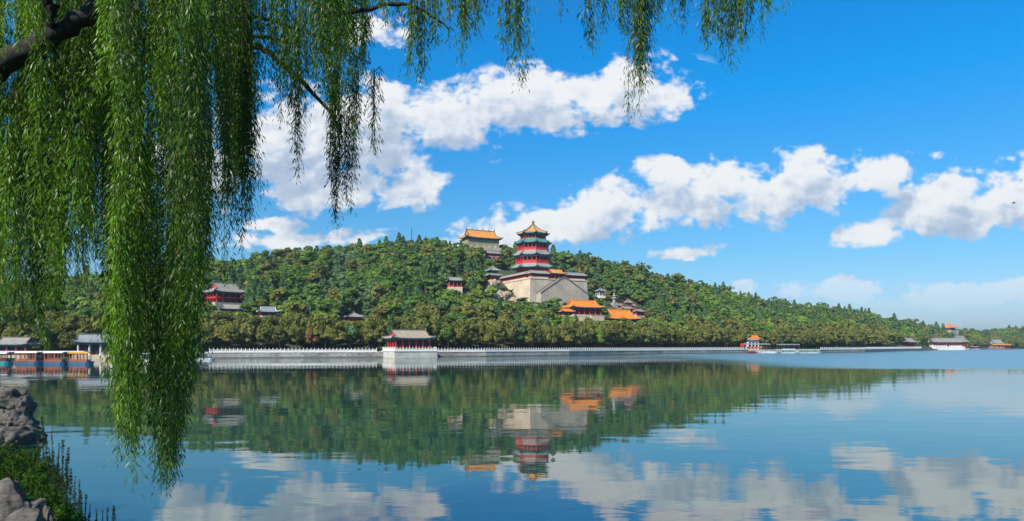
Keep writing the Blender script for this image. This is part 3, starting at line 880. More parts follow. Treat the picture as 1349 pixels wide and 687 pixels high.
MB().box(-7, -5.2, -1.2, 1.2, -3, 5.4).box(-2.2, -.9, -1.2, 1.2, -3, 5.4).box(1.4, 2.7, -1.2, 1.2, -3, 5.4).box(5.6, 7, -1.2, 1.2, -3, 5.4).box(-7, 7, -1.2, 1.2, 5.403, 7.6).build('wall', M['red'], g_)
for xa, xb in ((-5.2, -2.2), (-.9, 1.4), (2.7, 5.6)):
    r_ = (xb - xa) / 2; cxx = (xa + xb) / 2; am = MB(); n = 10
    for k in range(n):
        t0, t1 = math.pi * k / n, math.pi * (k + 1) / n
        pts = [(cxx + r_ * 1.3 * math.cos(t), 4 + 0 + r_ * .9 * math.sin(t)) for t in (t0, t1)] + [(cxx + r_ * .95 * math.cos(t), 4 + r_ * .62 * math.sin(t)) for t in (t1, t0)]
        am.add([(x, -1.35, z) for x, z in pts] + [(x, -1.1, z) for x, z in pts], [(0, 1, 2, 3), (4, 7, 6, 5), (0, 4, 5, 1), (2, 6, 7, 3)])
    am.build('arch', M['marble'], g_)
    MB().box(xa, xb, -.4, .4, -3, 5.4).build('door', M['dark'], g_)
rb, rd, gb = rect_roof(16, 4.6, 14, 1.9, .2, False); put_roof(rb, rd, g_, 7.6, M['grey_tile'], M['trim'], M['whitewall'], .2)
clear(641, 660, 334, 342, 552); foot(gp.x, gp.y, 9)

# small pavilion on the slope to the left of the crags
Y = hit(599, 385)
p = P(599, 382, Y)
hall('slope_pavilion', 'small grey-roofed house with red and white walls alone on the slope', 'house', p, AX - R(12), 8.5, 6.5, 4.2, 2.3, 'greygreen_tile', 'trim', 'red', 'ashlar', 1.6, 4, 1.1, nx=4, ny=3, rl=7.5, base_pad=.3)
clear(586, 612, 360, 380, Y - 6); foot(p.x, p.y, 8)

# orange-roofed halls below the staircase
Yb = 450
p = P(768, 417, Yb)
hall('orange_hall', 'large hall with bright orange roof and dark blue eaves below the staircase', 'hall', p, AX, 21.8, 11, 4.8, 4.6, 'orange_tile', 'orange_tile', 'darkred', 'ashlar', .8, 6, 1.5, nx=6, ny=3, rl=18.2, gable='gold_tile', lift=.7, ornaments=2, base_pad=1.0, s0=.42)
clear(742, 794, 392, 415, Yb - 14); foot(p.x, p.y, 11)
p = P(746, 417, Yb - 9)
hall('side_wing', 'low orange-roofed wing attached left of the large orange hall', 'wing', p, AX, 8, 5, 2.4, 1.8, 'orange_tile', 'orange_tile', 'darkred', 'ashlar', .5, 5, .9, nx=3, ny=2, rl=7, gable='beam', ornaments=0, base_pad=.4)
foot(p.x, p.y, 7)
p = P(815, 427, 466)
hall('front_orange_hall', 'orange-roofed hall lower on the slope with its walls behind trees', 'hall', p, AX, 22.5, 11, 2.6, 6.2, 'orange_tile', 'orange_tile', 'red', 'ashlar', .6, 6, 1.6, nx=5, ny=3, rl=17, gable='ashlar', lift=.5, ornaments=0)
clear(792, 842, 407, 422, 450); foot(p.x, p.y, 10)
p = P(844, 430, 478)
hall('low_gate', 'small red-orange roof at the right tip of the lower orange hall', 'gate', p, AX, 6, 4.6, 2.2, 1.9, 'orange_tile', 'orange_tile', 'red', 'ashlar', .4, 4, .8, nx=3, ny=2, rl=4, ornaments=0, gable='red')
# pale retaining walls below the orange halls
for a, b, y0, y1, lb in ((752, 778, 417.5, 427, 'pale stone retaining wall below the large orange hall'), (779, 796, 416, 425, 'pale stone retaining wall between the two orange-roofed halls')):
    pa, pb = P(a, y1, 437), P(b, y1, 442); h = (y1 - y0) * sc(440)
    d_ = (pb - pa); o = empty('retaining_wall', pa, math.atan2(d_.y, d_.x), lb, 'wall')
    MB().box(0, d_.xy.length, 0, 1.2, -3, h).build('wall_face', M['ashlar'], o); MB().box(-.1, d_.xy.length + .1, -.15, 1.35, h + .003, h + .35).build('coping', M['ashlar_grey'], o)
    clear(a + 3, b, y0, y1 - 5, 428)

# grey pavilion, white stone tower and red houses right of the platform
Y = hit(791, 392)
p = P(791, 391, Y); pavilion('white_pavilion', 'pale grey square pavilion alone among trees right of the platform', 'pavilion', p, AX, 5.2, 3.6, 2.4, 'bluegrey_tile', base='whitewall', wall='greywall', column='marble', over=1.3)
clear(783, 799, 377, 392, Y - 5); foot(p.x, p.y, 6)
Y2 = hit(809, 404); p = P(809, 404, Y2)
o = empty('stone_tower', p, AX, 'slim white stone tower of stacked tiers right of the platform', 'tower')
s_ = sc(Y2)
MB().box(-2.2, 2.2, -2.2, 2.2, -2, 2.6).build('base', M['quaystone'], o)
MB().frustum(1.2, 1.1, 2.603, 6.0, 8).build('shaft', M['quaystone'], o)
MB().frustum(2.2, 1.5, 6.003, 6.7, 8).frustum(1.0, .95, 6.7, 7.8, 8).frustum(1.7, .6, 7.8, 8.6, 8).build('roof', M['quaystone'], o)
MB().frustum(.55, .6, 8.603, 9.5, 8).frustum(.6, .1, 9.5, 10.6, 8).build('finial', M['quaystone'], o)
clear(802, 817, 379, 402, Y2 - 5); foot(p.x, p.y, 5)
for i, (px, py, dY, w, d, bh, rh, t, wl, lb) in enumerate([
        (813, 408, 6, 7, 5, 2.4, 1.6, 'grey_tile', 'pinkwall', 'small red-trimmed house at the foot of the white stone tower'),
        (824, 413, 0, 10, 6, 2.8, 1.7, 'grey_tile', 'pinkwall', 'long faded-red house right above the lower orange roof'),
        (840, 417, -2, 10, 6, 3.0, 1.9, 'grey_tile', 'pinkwall', 'faded-red house at the right end of the red cluster'),
        (831, 409, 12, 8, 5, 2.6, 1.6, 'grey_tile', 'red', 'red-walled house behind the faded-red houses')]):
    Y = hit(px, py) + dY; p = P(px, py, Y)
    hall('hill_house', lb, 'house', p, AX + R((-6, 0, 10, -4)[i]), w * .85, d, bh, rh, t, 'red', wl, 'ashlar', .4, 4, .8, nx=3, ny=2, rl=w * .8, gable='red', ornaments=0, base_pad=.3)
    foot(p.x, p.y, 7); clear(px - 9, px + 9, py - 8, py, Y - 6)
Y = hit(827, 404); p = P(827, 406, Y + 4); pavilion('red_turret', 'little red pyramid-roofed turret with a spike among the red houses', 'turret', p, AX, 4.2, 3.4, 2.6, 'grey_tile', 'red', wall='pinkwall', over=1.35)
clear(820, 834, 391, 404, Y - 3); foot(p.x, p.y, 5)

# western buildings seen beside the willow
Y = hit(296, 403); p = P(296, 402, Y)
o = hall('western_hall', 'red two-tone hall with upswept eaves on the left slope beside the willow', 'hall', p, AX + R(20), 15.5, 13, 6.2, 5.4, 'grey_tile', 'trim', 'darkred', 'ashlar_grey', 1.0, 5, 1.6, nx=5, ny=4, rl=12.5, gable='red', lift=.8)
MB().box(-8.3, 8.3, -7.1, -6.6, 3.4, 4.3).box(-8.3, -7.8, -6.5, 7.1, 3.4, 4.3).build('balcony', M['red'], o)
clear(268, 322, 367, 397, Y - 10); foot(p.x, p.y, 14)
Y = hit(308, 414); p = P(308, 415, Y)
hall('pale_roof_house', 'low house with pale buff roof just below the red western hall', 'house', p, AX, 13, 7, 2.6, 2.6, 'grey_tile', 'trim', 'greywall', 'whitewall', .5, 4, 1.2, nx=4, ny=2, rl=11, gable='whitewall', ornaments=0)
clear(293, 323, 403, 410, Y - 7); foot(p.x, p.y, 9)
Y = hit(353, 420); p = P(353, 419, Y)
hall('white_ridged_house', 'grey house with curved white ridge half hidden by trees', 'house', p, AX, 9, 6, 2.6, 2.6, 'bluegrey_tile', 'marble', 'whitewall', 'ashlar_grey', .5, 4, 1.0, nx=3, ny=2, rl=7, gable='whitewall', ornaments=0)
clear(340, 367, 404, 416, Y - 6); foot(p.x, p.y, 8)
Y = hit(466, 424); p = P(466, 425, Y)
pavilion('woodland_pavilion', 'low brown-roofed pavilion sunk in the trees above the lakeside hall', 'pavilion', p, AX, 7.6, 2.4, 2.6, 'grey_tile', wall='red', over=1.3)
clear(453, 480, 410, 422, Y - 6); foot(p.x, p.y, 8)

# mast on the ridge
mp = P(542, 326, 569); o = empty('radio_mast', mp, .3, 'thin radio mast standing on the hill ridge', 'mast')
t_ = MB(); hm = 15
for a in range(3):
    an = 2 * math.pi * a / 3; t_.tube([(.55 * math.cos(an), .55 * math.sin(an), -3), (.28 * math.cos(an), .28 * math.sin(an), hm)], .15, 4)
for k in range(12):
    z = k * hm / 12; r_ = .55 - .27 * k / 12
    for a in range(3):
        an, bn = 2 * math.pi * a / 3, 2 * math.pi * (a + 1) / 3
        t_.tube([(r_ * math.cos(an), r_ * math.sin(an), z), (r_ * .97 * math.cos(bn), r_ * .97 * math.sin(bn), z + hm / 12)], .05, 4)
t_.build('lattice', M['steel'], o)
MB().tube([(0, 0, hm - .5), (0, 0, hm + 2.4)], .12, 5).build('antenna', M['steel'], o)
clear(540, 544, 300, 317, 640)

# ------------------------------------------------------------------ quay
def shore(px): 
    Y = float(np.interp(px, SH_PX, SH_Y)); return Vector(((px - 674.5) / F * Y, Y, 0))


def polyline(p0, p1, step=5):
    return [shore(p) for p in np.append(np.arange(p0, p1, step), p1)]


def strip_wall(pts, t0, t1, z0, z1):
    """a wall following a polyline in plan, from offset t0 (towards the lake) to t1"""
    mb = MB(); n = len(pts); nr = []
    for i in range(n):
        d = (pts[min(i + 1, n - 1)] - pts[max(i - 1, 0)]).normalized(); nr.append(Vector((-d.y, d.x, 0)))
    vs = []
    for p, q in zip(pts, nr):
        a, b = p + q * t0, p + q * t1; vs += [(a.x, a.y, z0), (a.x, a.y, z1), (b.x, b.y, z1), (b.x, b.y, z0)]
    fs = [(4 * i + k, 4 * (i + 1) + k, 4 * (i + 1) + (k + 1) % 4, 4 * i + (k + 1) % 4) for i in range(n - 1) for k in range(4)]
    return mb.add(vs, fs + [(0, 1, 2, 3), (4 * n - 1, 4 * n - 2, 4 * n - 3, 4 * n - 4)])


ql = polyline(QL, QR)
q = empty('stone_embankment', ql[0], 0, 'long grey stone embankment wall along the far lake shore', 'embankment')
def local(mb, o):
    mb.v = [(x - o.location.x, y - o.location.y, z - o.location.z) for x, y, z in mb.v]; return mb
local(strip_wall(ql, 0, 1.1, -1.5, 2.25), q).build('wall_face', M['quaystone'], q)
local(strip_wall(ql, -.18, 1.25, 2.253, 2.55), q).build('coping', M['marble'], q)
local(strip_wall(ql, -.5, -.003, -1.5, .45), q).build('footing', M['coping'], q)
local(strip_wall(ql, 1.253, 9, 2.3, 2.56), q).build('promenade', M['ashlar_grey'], q)


def balustrade(label, p0, p1, spacing, off=.3, zb=2.55, pts=None):
    pts = pts or polyline(p0, p1); L = [0]
    for a, b in zip(pts[:-1], pts[1:]): L.append(L[-1] + (b - a).length)
    n = int(L[-1] / spacing) + 1; st = []
    for s in np.linspace(0, L[-1], n):
        k = min(max(int(np.searchsorted(L, s)) - 1, 0), len(pts) - 2); t = (s - L[k]) / (L[k + 1] - L[k]); d = (pts[k + 1] - pts[k]).normalized()
        st.append((pts[k].lerp(pts[k + 1], t) + Vector((-d.y, d.x, 0)) * off, math.atan2(d.y, d.x)))
    o = empty('balustrade', (st[0][0].x, st[0][0].y, zb), 0, label, 'balustrade', 'white stone balustrades along the shore')
    first = None; rail = MB(); w = .17 if spacing < 1.7 else .21
    for i, (p, a) in enumerate(st):
        if first is None:
            first = MB().box(-w, w, -w, w, 0, 1.15).frustum(w * .8, w * 1.05, 1.15, 1.32, 8).frustum(w * 1.05, w * .3, 1.32, 1.62, 8).build('post', M['marble'], o); c = first
        else: c = first.copy(); COL.objects.link(c); c.parent = o
        c.location = (p.x - o.location.x, p.y - o.location.y, 0); c.rotation_euler = (0, 0, a)
        if i:
            pp_ = st[i - 1][0]; d = (p - pp_); u = d.normalized(); nn = Vector((-u.y, u.x, 0)); a_, b_ = pp_ + u * (w + .004), p - u * (w + .004)
            for z0, z1, t in ((.0, .14, .12), (.17, .62, .07), (.80, .98, .10)):
                vs = [(v + nn * s - Vector((o.location.x, o.location.y, 0)) + Vector((0, 0, z))) for z in (z0, z1) for v, s in ((a_, -t), (b_, -t), (b_, t), (a_, t))]
                rail.add(vs, [(0, 3, 2, 1), (4, 5, 6, 7), (0, 1, 5, 4), (1, 2, 6, 5), (2, 3, 7, 6), (3, 0, 4, 7)])
    rail.build('railing', M['marble'], o)
    return o


balustrade('white stone balustrade on the quay left of the red lakeside hall', 276, 496, 1.5)
balustrade('white stone balustrade on the quay just right of the red lakeside hall', 574, 770, 1.5)
balustrade('white stone balustrade on the quay ending at the boat dock with the flag', 772, 980, 1.9)
balustrade('distant white stone balustrade right of the green barge', 1082, 1214, 2.9)

# lakeside hall on its terrace
LC = Vector(((520 - 674.5) / F * 280, 280, 0))            # near corner of the terrace
def lp(a, b): p = LC + EX * a + EY * b; return Vector((p.x, p.y, 0))
lt = empty('lakeside_terrace', LC, AX, 'pale stone terrace standing in the lake under the red hall', 'terrace')
TW, TD = 18.6, 19.0
MB().box(0, TW, 0, TD, -1.5, 2.7).build('wall', M['terrace'], lt); MB().box(-.25, TW + .25, -.25, TD + .25, 2.703, 3.0).build('coping', M['marble'], lt)
balustrade('white stone balustrade round the terrace of the red lakeside hall', 0, 0, 1.35, .35, 3.0, [lp(0, TD - 1), lp(0, 0), lp(TW, 0), lp(TW, TD - 1)])
hall('lakeside_hall', 'red lakeside hall with brown-grey tiled roof on the stone terrace', 'hall', Vector((*lp(9.0, 8.8).xy, 3.0)), AX, 15.6, 11.2, 4.9, 3.3, 'tan_tile', 'trim', 'darkred', 'marble',
     .35, .3, 1.5, nx=6, ny=4, rl=14.2, gable='red', lift=.7, base_pad=.6, s0=.42)
clear(494, 576, 436, 464, 288); foot(*lp(9, 9).xy, 17)


# ------------------------------------------------------------------ boats and docks
def boat(name, label, px, py, Y, L, B, hull, deck, canopy, rz, posts=6, ch=2.1, group=None, people=False, peaked=False, rail=True):
    p = P(px, py, Y); o = empty(name, (p.x, p.y, 0), rz, label, 'boat', group)
    h = MB(); n = 9; ps = []
    for z, k in ((-.25, .80), (.55, 1.0), (.62, 1.0)):
        for sgn in (1, -1):
            for t in (np.linspace(-1, 1, n) if sgn > 0 else np.linspace(1, -1, n)):
                w = B / 2 * k * (1 - max(0, (t - .45) / .55) ** 2 * .92) * (.86 if t < -.95 else 1)
                zz_ = z + (max(0, t - .3) ** 2 * .5 if z > 0 else 0)
                ps.append((t * L / 2 * (.94 + .06 * (z > 0)), sgn * w, zz_))
    q_ = 2 * n
    h.add(ps, [(i, (i + 1) % q_, q_ + (i + 1) % q_, q_ + i) for i in range(q_)] + [(q_ + i, q_ + (i + 1) % q_, 2 * q_ + (i + 1) % q_, 2 * q_ + i) for i in range(q_)] + [tuple(range(q_ - 1, -1, -1))] + [tuple(range(2 * q_, 3 * q_))])
    h.build('hull', M[hull], o)
    x0, x1 = -L * .44, L * .30
    MB().box(x0, x1, -B * .40, B * .40, .66, .78).build('deck', M['wood'], o)
    if rail:
        r_ = MB()
        for y in (-B * .42, B * .42):
            r_.box(x0, x1, y - .05, y + .05, 1.30, 1.45).box(x0, x1, y - .03, y + .03, .783, 1.05)
        r_.build('railing', M[deck], o)
    first = None
    for y in (-B * .42, B * .42):
        for x in np.linspace(x0 + .1, x1 - .1, posts):
            if first is None: first = MB().box(-.06, .06, -.06, .06, 0, ch).build('post', M[deck], o); c = first
            else: c = first.copy(); COL.objects.link(c); c.parent = o
            c.location = (x, y * .96, .79)
    st = MB()
    for x in np.linspace(x0 + .6, x1 - .6, max(3, posts - 1)): st.box(x - .25, x + .25, -B * .34, B * .34, .783, 1.2)
    st.build('seats', M['boat_blue' if deck != 'boat_blue' else 'orange_paint'], o)
    zt = .79 + ch; m = MB(); k = 5; ys = np.linspace(-B * .52, B * .52, k)
    pk = .9 if peaked else .22
    prof = [(y, zt + pk * (1 - abs(y / (B * .52)) ** (1 if peaked else 2))) for y in ys]
    vs = [(x, y, z) for x in (x0 - .3, x1 + .3) for y, z in prof] + [(x, y, z - .14) for x in (x0 - .3, x1 + .3) for y, z in prof]
    fs = [(i, k + i, k + i + 1, i + 1) for i in range(k - 1)] + [(2 * k + i, 2 * k + i + 1, 3 * k + i + 1, 3 * k + i) for i in range(k - 1)]
    fs += [(0, 2 * k, 3 * k, k), (k - 1, 2 * k - 1, 4 * k - 1, 3 * k - 1)] + [(i, i + 1, 2 * k + i + 1, 2 * k + i) for i in range(k - 1)] + [(k + i + 1, k + i, 3 * k + i, 3 * k + i + 1) for i in range(k - 1)]
    m.add(vs, fs).build('canopy', M[canopy], o)
    return o


BG = 'tour boats moored at the left shore'
boat('tour_boat', 'teal-hulled tour boat at the left picture edge behind the willow', 2, 480.5, 190, 6.2, 2.6, 'boat_teal', 'darkred', 'canopy_white', R(4), 6, 2.2, BG)
boat('tour_boat', 'tour boat with orange railing moored second from the left', 40, 480.5, 188, 7.0, 2.6, 'boat_blue', 'orange_paint', 'canopy_white', R(5), 7, 2.4, BG)
boat('tour_boat', 'tour boat with red-orange posts in the middle of the moored row', 75, 480.5, 187, 6.2, 2.5, 'boat_blue', 'orange_paint', 'canopy_white', R(3), 6, 2.4, BG)
boat('tour_boat', 'blue tour boat with yellow canopy nearest the grey boathouse', 108, 480.5, 186, 6.4, 2.5, 'boat_blue', 'orange_paint', 'canopy_yellow', R(2), 6, 2.3, BG)
boat('launch', 'small white launch moored under the long willow curtain', 194, 474, 215, 6.0, 2.2, 'boat_white', 'steel', 'canopy_white', R(-40), 4, 1.7)
boat('launch', 'small pale boat tied up at the left end of the balustrade', 272, 473.5, 240, 5.6, 2.2, 'boat_white', 'steel', 'bluegrey_tile', R(15), 4, 1.5)

# pontoon awning behind the boats and the low boathouses of the left shore
pz = P(58, 478, 200); o = empty('mooring_shed', (pz.x, pz.y, 0), R(4), 'long white-roofed mooring shed behind the tour boats', 'shed')
MB().box(-13, 12, -1.4, 1.4, -.4, .7).build('pontoon', M['wood'], o); MB().box(-13.2, 12.2, -1.8, 1.8, 3.3, 3.5).build('roof', M['canopy_white'], o)
first = None
for x in np.linspace(-12.6, 11.6, 10):
    for y in (-1.2, 1.2):
        if first is None: first = MB().box(-.07, .07, -.07, .07, 0, 2.6).build('post', M['orange_paint'], o); c = first
        else: c = first.copy(); COL.objects.link(c); c.parent = o
        c.location = (x, y, .7)
p = P(22, 462, 222); p.z = 1.6
hall('boathouse', 'tan-roofed boathouse behind the moored boats at far left', 'boathouse', p, R(6), 9, 6, 3.4, 2.2, 'grey_tile', 'trim', 'wood', 'ashlar_grey', .4, 3, .9, nx=4, ny=2, rl=8, gable='darkred', ornaments=0)
foot(p.x, p.y, 9)
p = P(128, 474, 236); p.z = 1.5
hall('boathouse', 'grey-walled boathouse with red and white gable end beside the tour boats', 'boathouse', p, R(20), 10.5, 7, 4.2, 2.6, 'bluegrey_tile', 'trim', 'greywall', 'ashlar', .5, 3, 1.0, nx=4, ny=2, rl=10.5, gable='pinkwall', ornaments=2, column='marble')
foot(p.x, p.y, 10); clear(98, 154, 440, 472, 225)
p = P(123, 452, 262); p.z = float(land(123, 262))
hall('shore_house', 'house behind the grey boathouse, only its grey roof showing', 'house', p, R(10), 11, 7, 4.0, 2.8, 'bluegrey_tile', 'trim', 'greywall', 'ashlar_grey', .4, 3, 1.0, nx=4, ny=2, rl=10, gable='greywall', ornaments=0)
foot(p.x, p.y, 9)

# right-hand dock
YD = 474
def dz(py): return CAMH + (HZ - py) * sc(YD)
p = P(996, 455, YD + 6); o = empty('dock_pavilion', (p.x, p.y, 2.5), R(8), 'long grey-canopied dock shelter with a red flag at its left end', 'shelter')
MB().box(-9.5, 9.8, -2.4, 2.4, 3.4, 3.75).box(-9.2, 9.5, -1.6, 1.6, 3.753, 4.3).build('roof', M['bluegrey_tile'], o)
first = None
for x in np.linspace(-9, 9.3, 8):
    for y in (-2, 2):
        if first is None: first = MB().box(-.12, .12, -.12, .12, 0, 3.4).build('post', M['darkred'], o); c = first
        else: c = first.copy(); COL.objects.link(c); c.parent = o
        c.location = (x, y, 0)
MB().box(-6, 2.5, -1.2, 1.2, 0, 2.2).build('booth', M['pinkwall'], o)
fm = MB().tube([(-10.2, -2.2, 0), (-10.2, -2.2, 5.0)], .06, 5); fm.build('flagpole', M['steel'], o)
fl = MB(); n = 7
vs = [(-10.15 - .1 - i * .4, -2.2 + .14 * math.sin(i * 1.2) + e, z - i * .06) for e in (0, .03) for z in (2.2, 4.4) for i in range(n)]
fl.add(vs, [(i, i + 1, n + i + 1, n + i) for i in range(n - 1)] + [(2 * n + i, 3 * n + i, 3 * n + i + 1, 2 * n + i + 1) for i in range(n - 1)]).build('flag', M['red'], o)
foot(p.x, p.y, 13); clear(978, 1054, 433, 464, 488)
p = P(990, 450, YD + 20); p.z = 2.5
hall('ticket_house', 'red and white house behind the dock shelter', 'house', p, R(10), 8.5, 5, 6.2, 1.2, 'grey_tile', 'red', 'whitewall', 'ashlar', .3, 1, .5, nx=4, ny=2, rl=8.4, gable='red', ornaments=0, open_front=False); foot(p.x, p.y, 8)
p = P(994, 445, YD + 32); p.z = float(land(994, YD + 32)) + 1
hall('orange_gatehouse', 'small orange-roofed building rising above the dock trees', 'gatehouse', p, AX, 5, 4.5, 5.0, 2.8, 'orange_tile', 'orange_tile', 'red', 'ashlar', .4, 5, .9, nx=3, ny=2, rl=4.4, gable='gold_tile', ornaments=0); foot(p.x, p.y, 7)
p = P(1038, 455, YD + 8); o = empty('dock_canopy', (p.x, p.y, 2.5), R(4), 'flat grey dock canopy right of the red-flag shelter', 'canopy')
MB().box(-7.6, 7.6, -2, 2, 3.2, 3.9).build('roof', M['bluegrey_tile'], o)
for x in np.linspace(-7, 7, 5): MB().box(x - .1, x + .1, -1.7, -1.5, 0, 3.2).box(x - .1, x + .1, 1.5, 1.7, 0, 3.2).build('post', M['steel'], o)
foot(p.x, p.y, 10)
DG = 'boats tied up at the right-hand dock'
boat('ferry', 'white ferry with pale rail in front of the dock shelter', 1013, 463, YD - 14, 13, 3.2, 'boat_white', 'boat_white', 'bluegrey_tile', R(6), 7, 1.7, DG)
boat('ferry', 'pale blue ferry under the flat grey canopy', 1040, 463, YD - 16, 11, 3.2, 'boat_white', 'boat_teal', 'canopy_white', R(4), 6, 2.0, DG)
boat('barge', 'long green barge at the right end of the dock', 1067, 463, YD - 14, 15.5, 3.6, 'boat_white', 'boat_green', 'boat_green', R(5), 9, 2.0, DG)
boat('rowing_boat', 'low red-brown boat moored below the red flag', 991, 464, YD - 12, 6.5, 2.2, 'darkred', 'darkred', 'bluegrey_tile', R(10), 3, 1.0, DG)

# far right shore
Y = 705; p = P(1196, 457, Y); p.z = 2.5
hall('shore_pavilion', 'red pavilion with grey hipped roof at the right end of the quay', 'pavilion', p, R(20), 11.5, 9, 5.6, 4.0, 'grey_tile', 'trim', 'red', 'marble', .8, .5, 2.4, nx=5, ny=3, rl=9.0, gable='red', ornaments=2)
foot(p.x, p.y, 15); clear(1182, 1212, 443, 458, 690)
Y = 830; p = P(1246, 462, Y); p.z = 1.2
hall('white_longhouse', 'long white-walled building with red windows at the far right shore', 'building', p, R(16), 46, 9, 5.2, 5.0, 'grey_tile', 'trim', 'whitewall', 'whitewall', 3.0, 3, 1.2, nx=12, ny=2, rl=45, gable='whitewall', open_front=True, beam=False, lift=.3, base_pad=.6, ornaments=0)
foot(p.x - 14, p.y, 16); foot(p.x + 12, p.y, 16); clear(1216, 1276, 446, 462, 815)
Y = 880; p = P(1263, 458, Y); p.z = 1.4
hall('grey_hall', 'tall grey-roofed hall behind the white long building', 'hall', p, R(24), 20, 10, 8.5, 7.5, 'greygreen_tile', 'trim', 'pinkwall', 'ashlar', .6, 3, 1.6, nx=5, ny=3, rl=16, gable='greywall', ornaments=0); foot(p.x, p.y, 17)
clear(1250, 1277, 442, 452, 860)
Y = 1060; p = P(1251, 437, Y)
hall('hilltop_pavilion', 'orange-roofed white pavilion on the low far-right hilltop', 'pavilion', p, R(30), 15, 12, 4.0, 5.2, 'orange_tile', 'orange_tile', 'whitewall', 'ashlar_grey', 1.5, 16, 3.0, nx=4, ny=3, rl=5, hipgable=False, gable='red', ornaments=0, base_pad=2.5)
clear(1238, 1265, 422, 437, 1040); foot(p.x, p.y, 18)
Y = 1075; p = P(1312, 456, Y); p.z = 1.5
hall('lake_house', 'plain grey building behind the orange-canopied boat', 'house', p, R(12), 19, 10, 6.5, 6.5, 'bluegrey_tile', 'trim', 'greywall', 'ashlar_grey', .5, 2, 1.2, nx=5, ny=2, rl=17, gable='greywall', ornaments=0); foot(p.x, p.y, 16)
clear(1303, 1322, 443, 457, 1055)
o = boat('pleasure_boat', 'large boat with bright orange-yellow canopy at the far right shore', 1320, 460, 1000, 36, 7, 'red', 'orange_paint', 'canopy_yellow', R(3), 10, 6.0, peaked=True)
RG_ = 'small boats near the orange-canopied boat'
boat('small_boat', 'white awning boat right of the white long building', 1284, 461, 960, 15, 5, 'boat_white', 'orange_paint', 'canopy_white', R(8), 5, 3.2, RG_)
boat('small_boat', 'grey awning boat next to the orange-canopied boat', 1297, 461, 985, 12, 4, 'steel', 'steel', 'bluegrey_tile', R(5), 4, 2.6, RG_)
pj = P(1292, 460, 1015); o = empty('jetty', (pj.x, pj.y, 0), R(5), 'low grey jetty at the far right shore', 'jetty')
MB().box(-26, 26, -2, 2, .9, 1.4).build('deck', M['greywall'], o)
for x in np.linspace(-24, 24, 7): MB().frustum(.3, .3, -1, .9, 6, x, -1.4).build('pile', M['wood'], o)

# a bird in the sky
bp_ = P(1336, 268, 130); bm_ = MB()
o = None
bd = MB().tube([(0, -.34, .0), (0, -.2, .03), (0, .05, .04), (0, .26, .02), (0, .42, 0)], [.015, .07, .09, .05, .02], 8)
for s in (-1, 1):
    pts = [(0, .12, .05), (s * .25, .16, .2), (s * .55, .02, .14)]
    bd.add([(0, .14, .06), (s * .28, .2, .22), (s * .62, .0, .12), (s * .27, .02, .21), (0, -.08, .05)], [(0, 1, 3, 4), (1, 2, 3)]); bd.add([(0, .14, .045), (s * .28, .2, .205), (s * .62, .0, .115), (s * .27, .02, .195), (0, -.08, .035)], [(4, 3, 1, 0), (3, 2, 1)])
o = bd.build('bird', M['bird'], None, True); o.location = bp_; o.rotation_euler = (0, 0, R(70)); tag(o, 'tiny dark bird flying against the right-hand cloud', 'bird')

# ------------------------------------------------------------------ woodland
def rand_dirs(n):
    v = rng.normal(size=(n, 3)); return v / np.linalg.norm(v, axis=1, keepdims=True)


def cards(centers, normals, size, aspect=1.0):
    n = len(centers); r = rand_dirs(n); u = np.cross(normals, r); u /= np.maximum(np.linalg.norm(u, axis=1, keepdims=True), 1e-6); v = np.cross(normals, u)
    u = u * size[:, None] * .5; v = v * size[:, None] * .5 * aspect
    j = lambda: 1 + rng.uniform(-.35, .35, (n, 1))
    return np.stack([centers - u * j() - v * j(), centers + u * j() - v * j(), centers + u * j() + v * j(), centers - u * j() + v * j()], 1)


def crown(species, n, size, seed):
    """leaf clumps of a unit tree: height 1, nominal crown radius .36; returns quads (n,4,3), tints"""
    global rng
    keep = rng; rng = np.random.default_rng(seed)
    C_, N_, T_ = [], [], []
    if species == 'conifer':
        k = n; h = rng.uniform(.10, 1.0, k) ** .85; prof = .27 * (1 - h) ** .75 * (1 + .25 * np.sin(h * 38 + seed)) + .015
        a = rng.uniform(0, 2 * np.pi, k); rr = prof * rng.uniform(.45, 1.08, k)
        c = np.stack([rr * np.cos(a), rr * np.sin(a), h], 1); nn = np.stack([np.cos(a), np.sin(a), .5 + 0 * a], 1)
        t = .4 + .3 * np.sin(a * 3 + h * 15) * .5 + rng.normal(0, .15, k)
    else:
        L = {'olive': 11, 'green': 9, 'bright': 8, 'bluish': 8, 'rust': 7}[species]
        cs, ct, crd = [], [], []
        for i in range(L):
            a = rng.uniform(0, 2 * np.pi); zc = rng.uniform(.34, .86); rad = .25 * math.sqrt(max(.05, 1 - ((zc - .55) / .46) ** 2)) * rng.uniform(.25, 1)
            cs.append((rad * math.cos(a), rad * math.sin(a), zc)); ct.append(rng.normal(.45, .16)); crd.append(rng.uniform(.105, .19) * (1.15 if zc < .7 else .9))
        cs = np.array(cs); ct = np.array(ct); crd = np.array(crd)
        w = crd ** 2; li = rng.choice(L, n, p=w / w.sum()); d = rand_dirs(n); d[:, 2] = np.abs(d[:, 2]) * .9 + d[:, 2] * .35
        rad = crd[li] * rng.uniform(.55, 1.12, n) ** .6
        c = cs[li] + d * rad[:, None] * np.array([1, 1, .95]); nn = d; t = ct[li] + rng.normal(0, .12, n)
    nn = nn + rand_dirs(len(c)) * .62; nn /= np.linalg.norm(nn, axis=1, keepdims=True)
    q = cards(c, nn, size * rng.uniform(.6, 1.35, len(c)))
    rng = keep
    return q, np.clip(t, 0, 1)


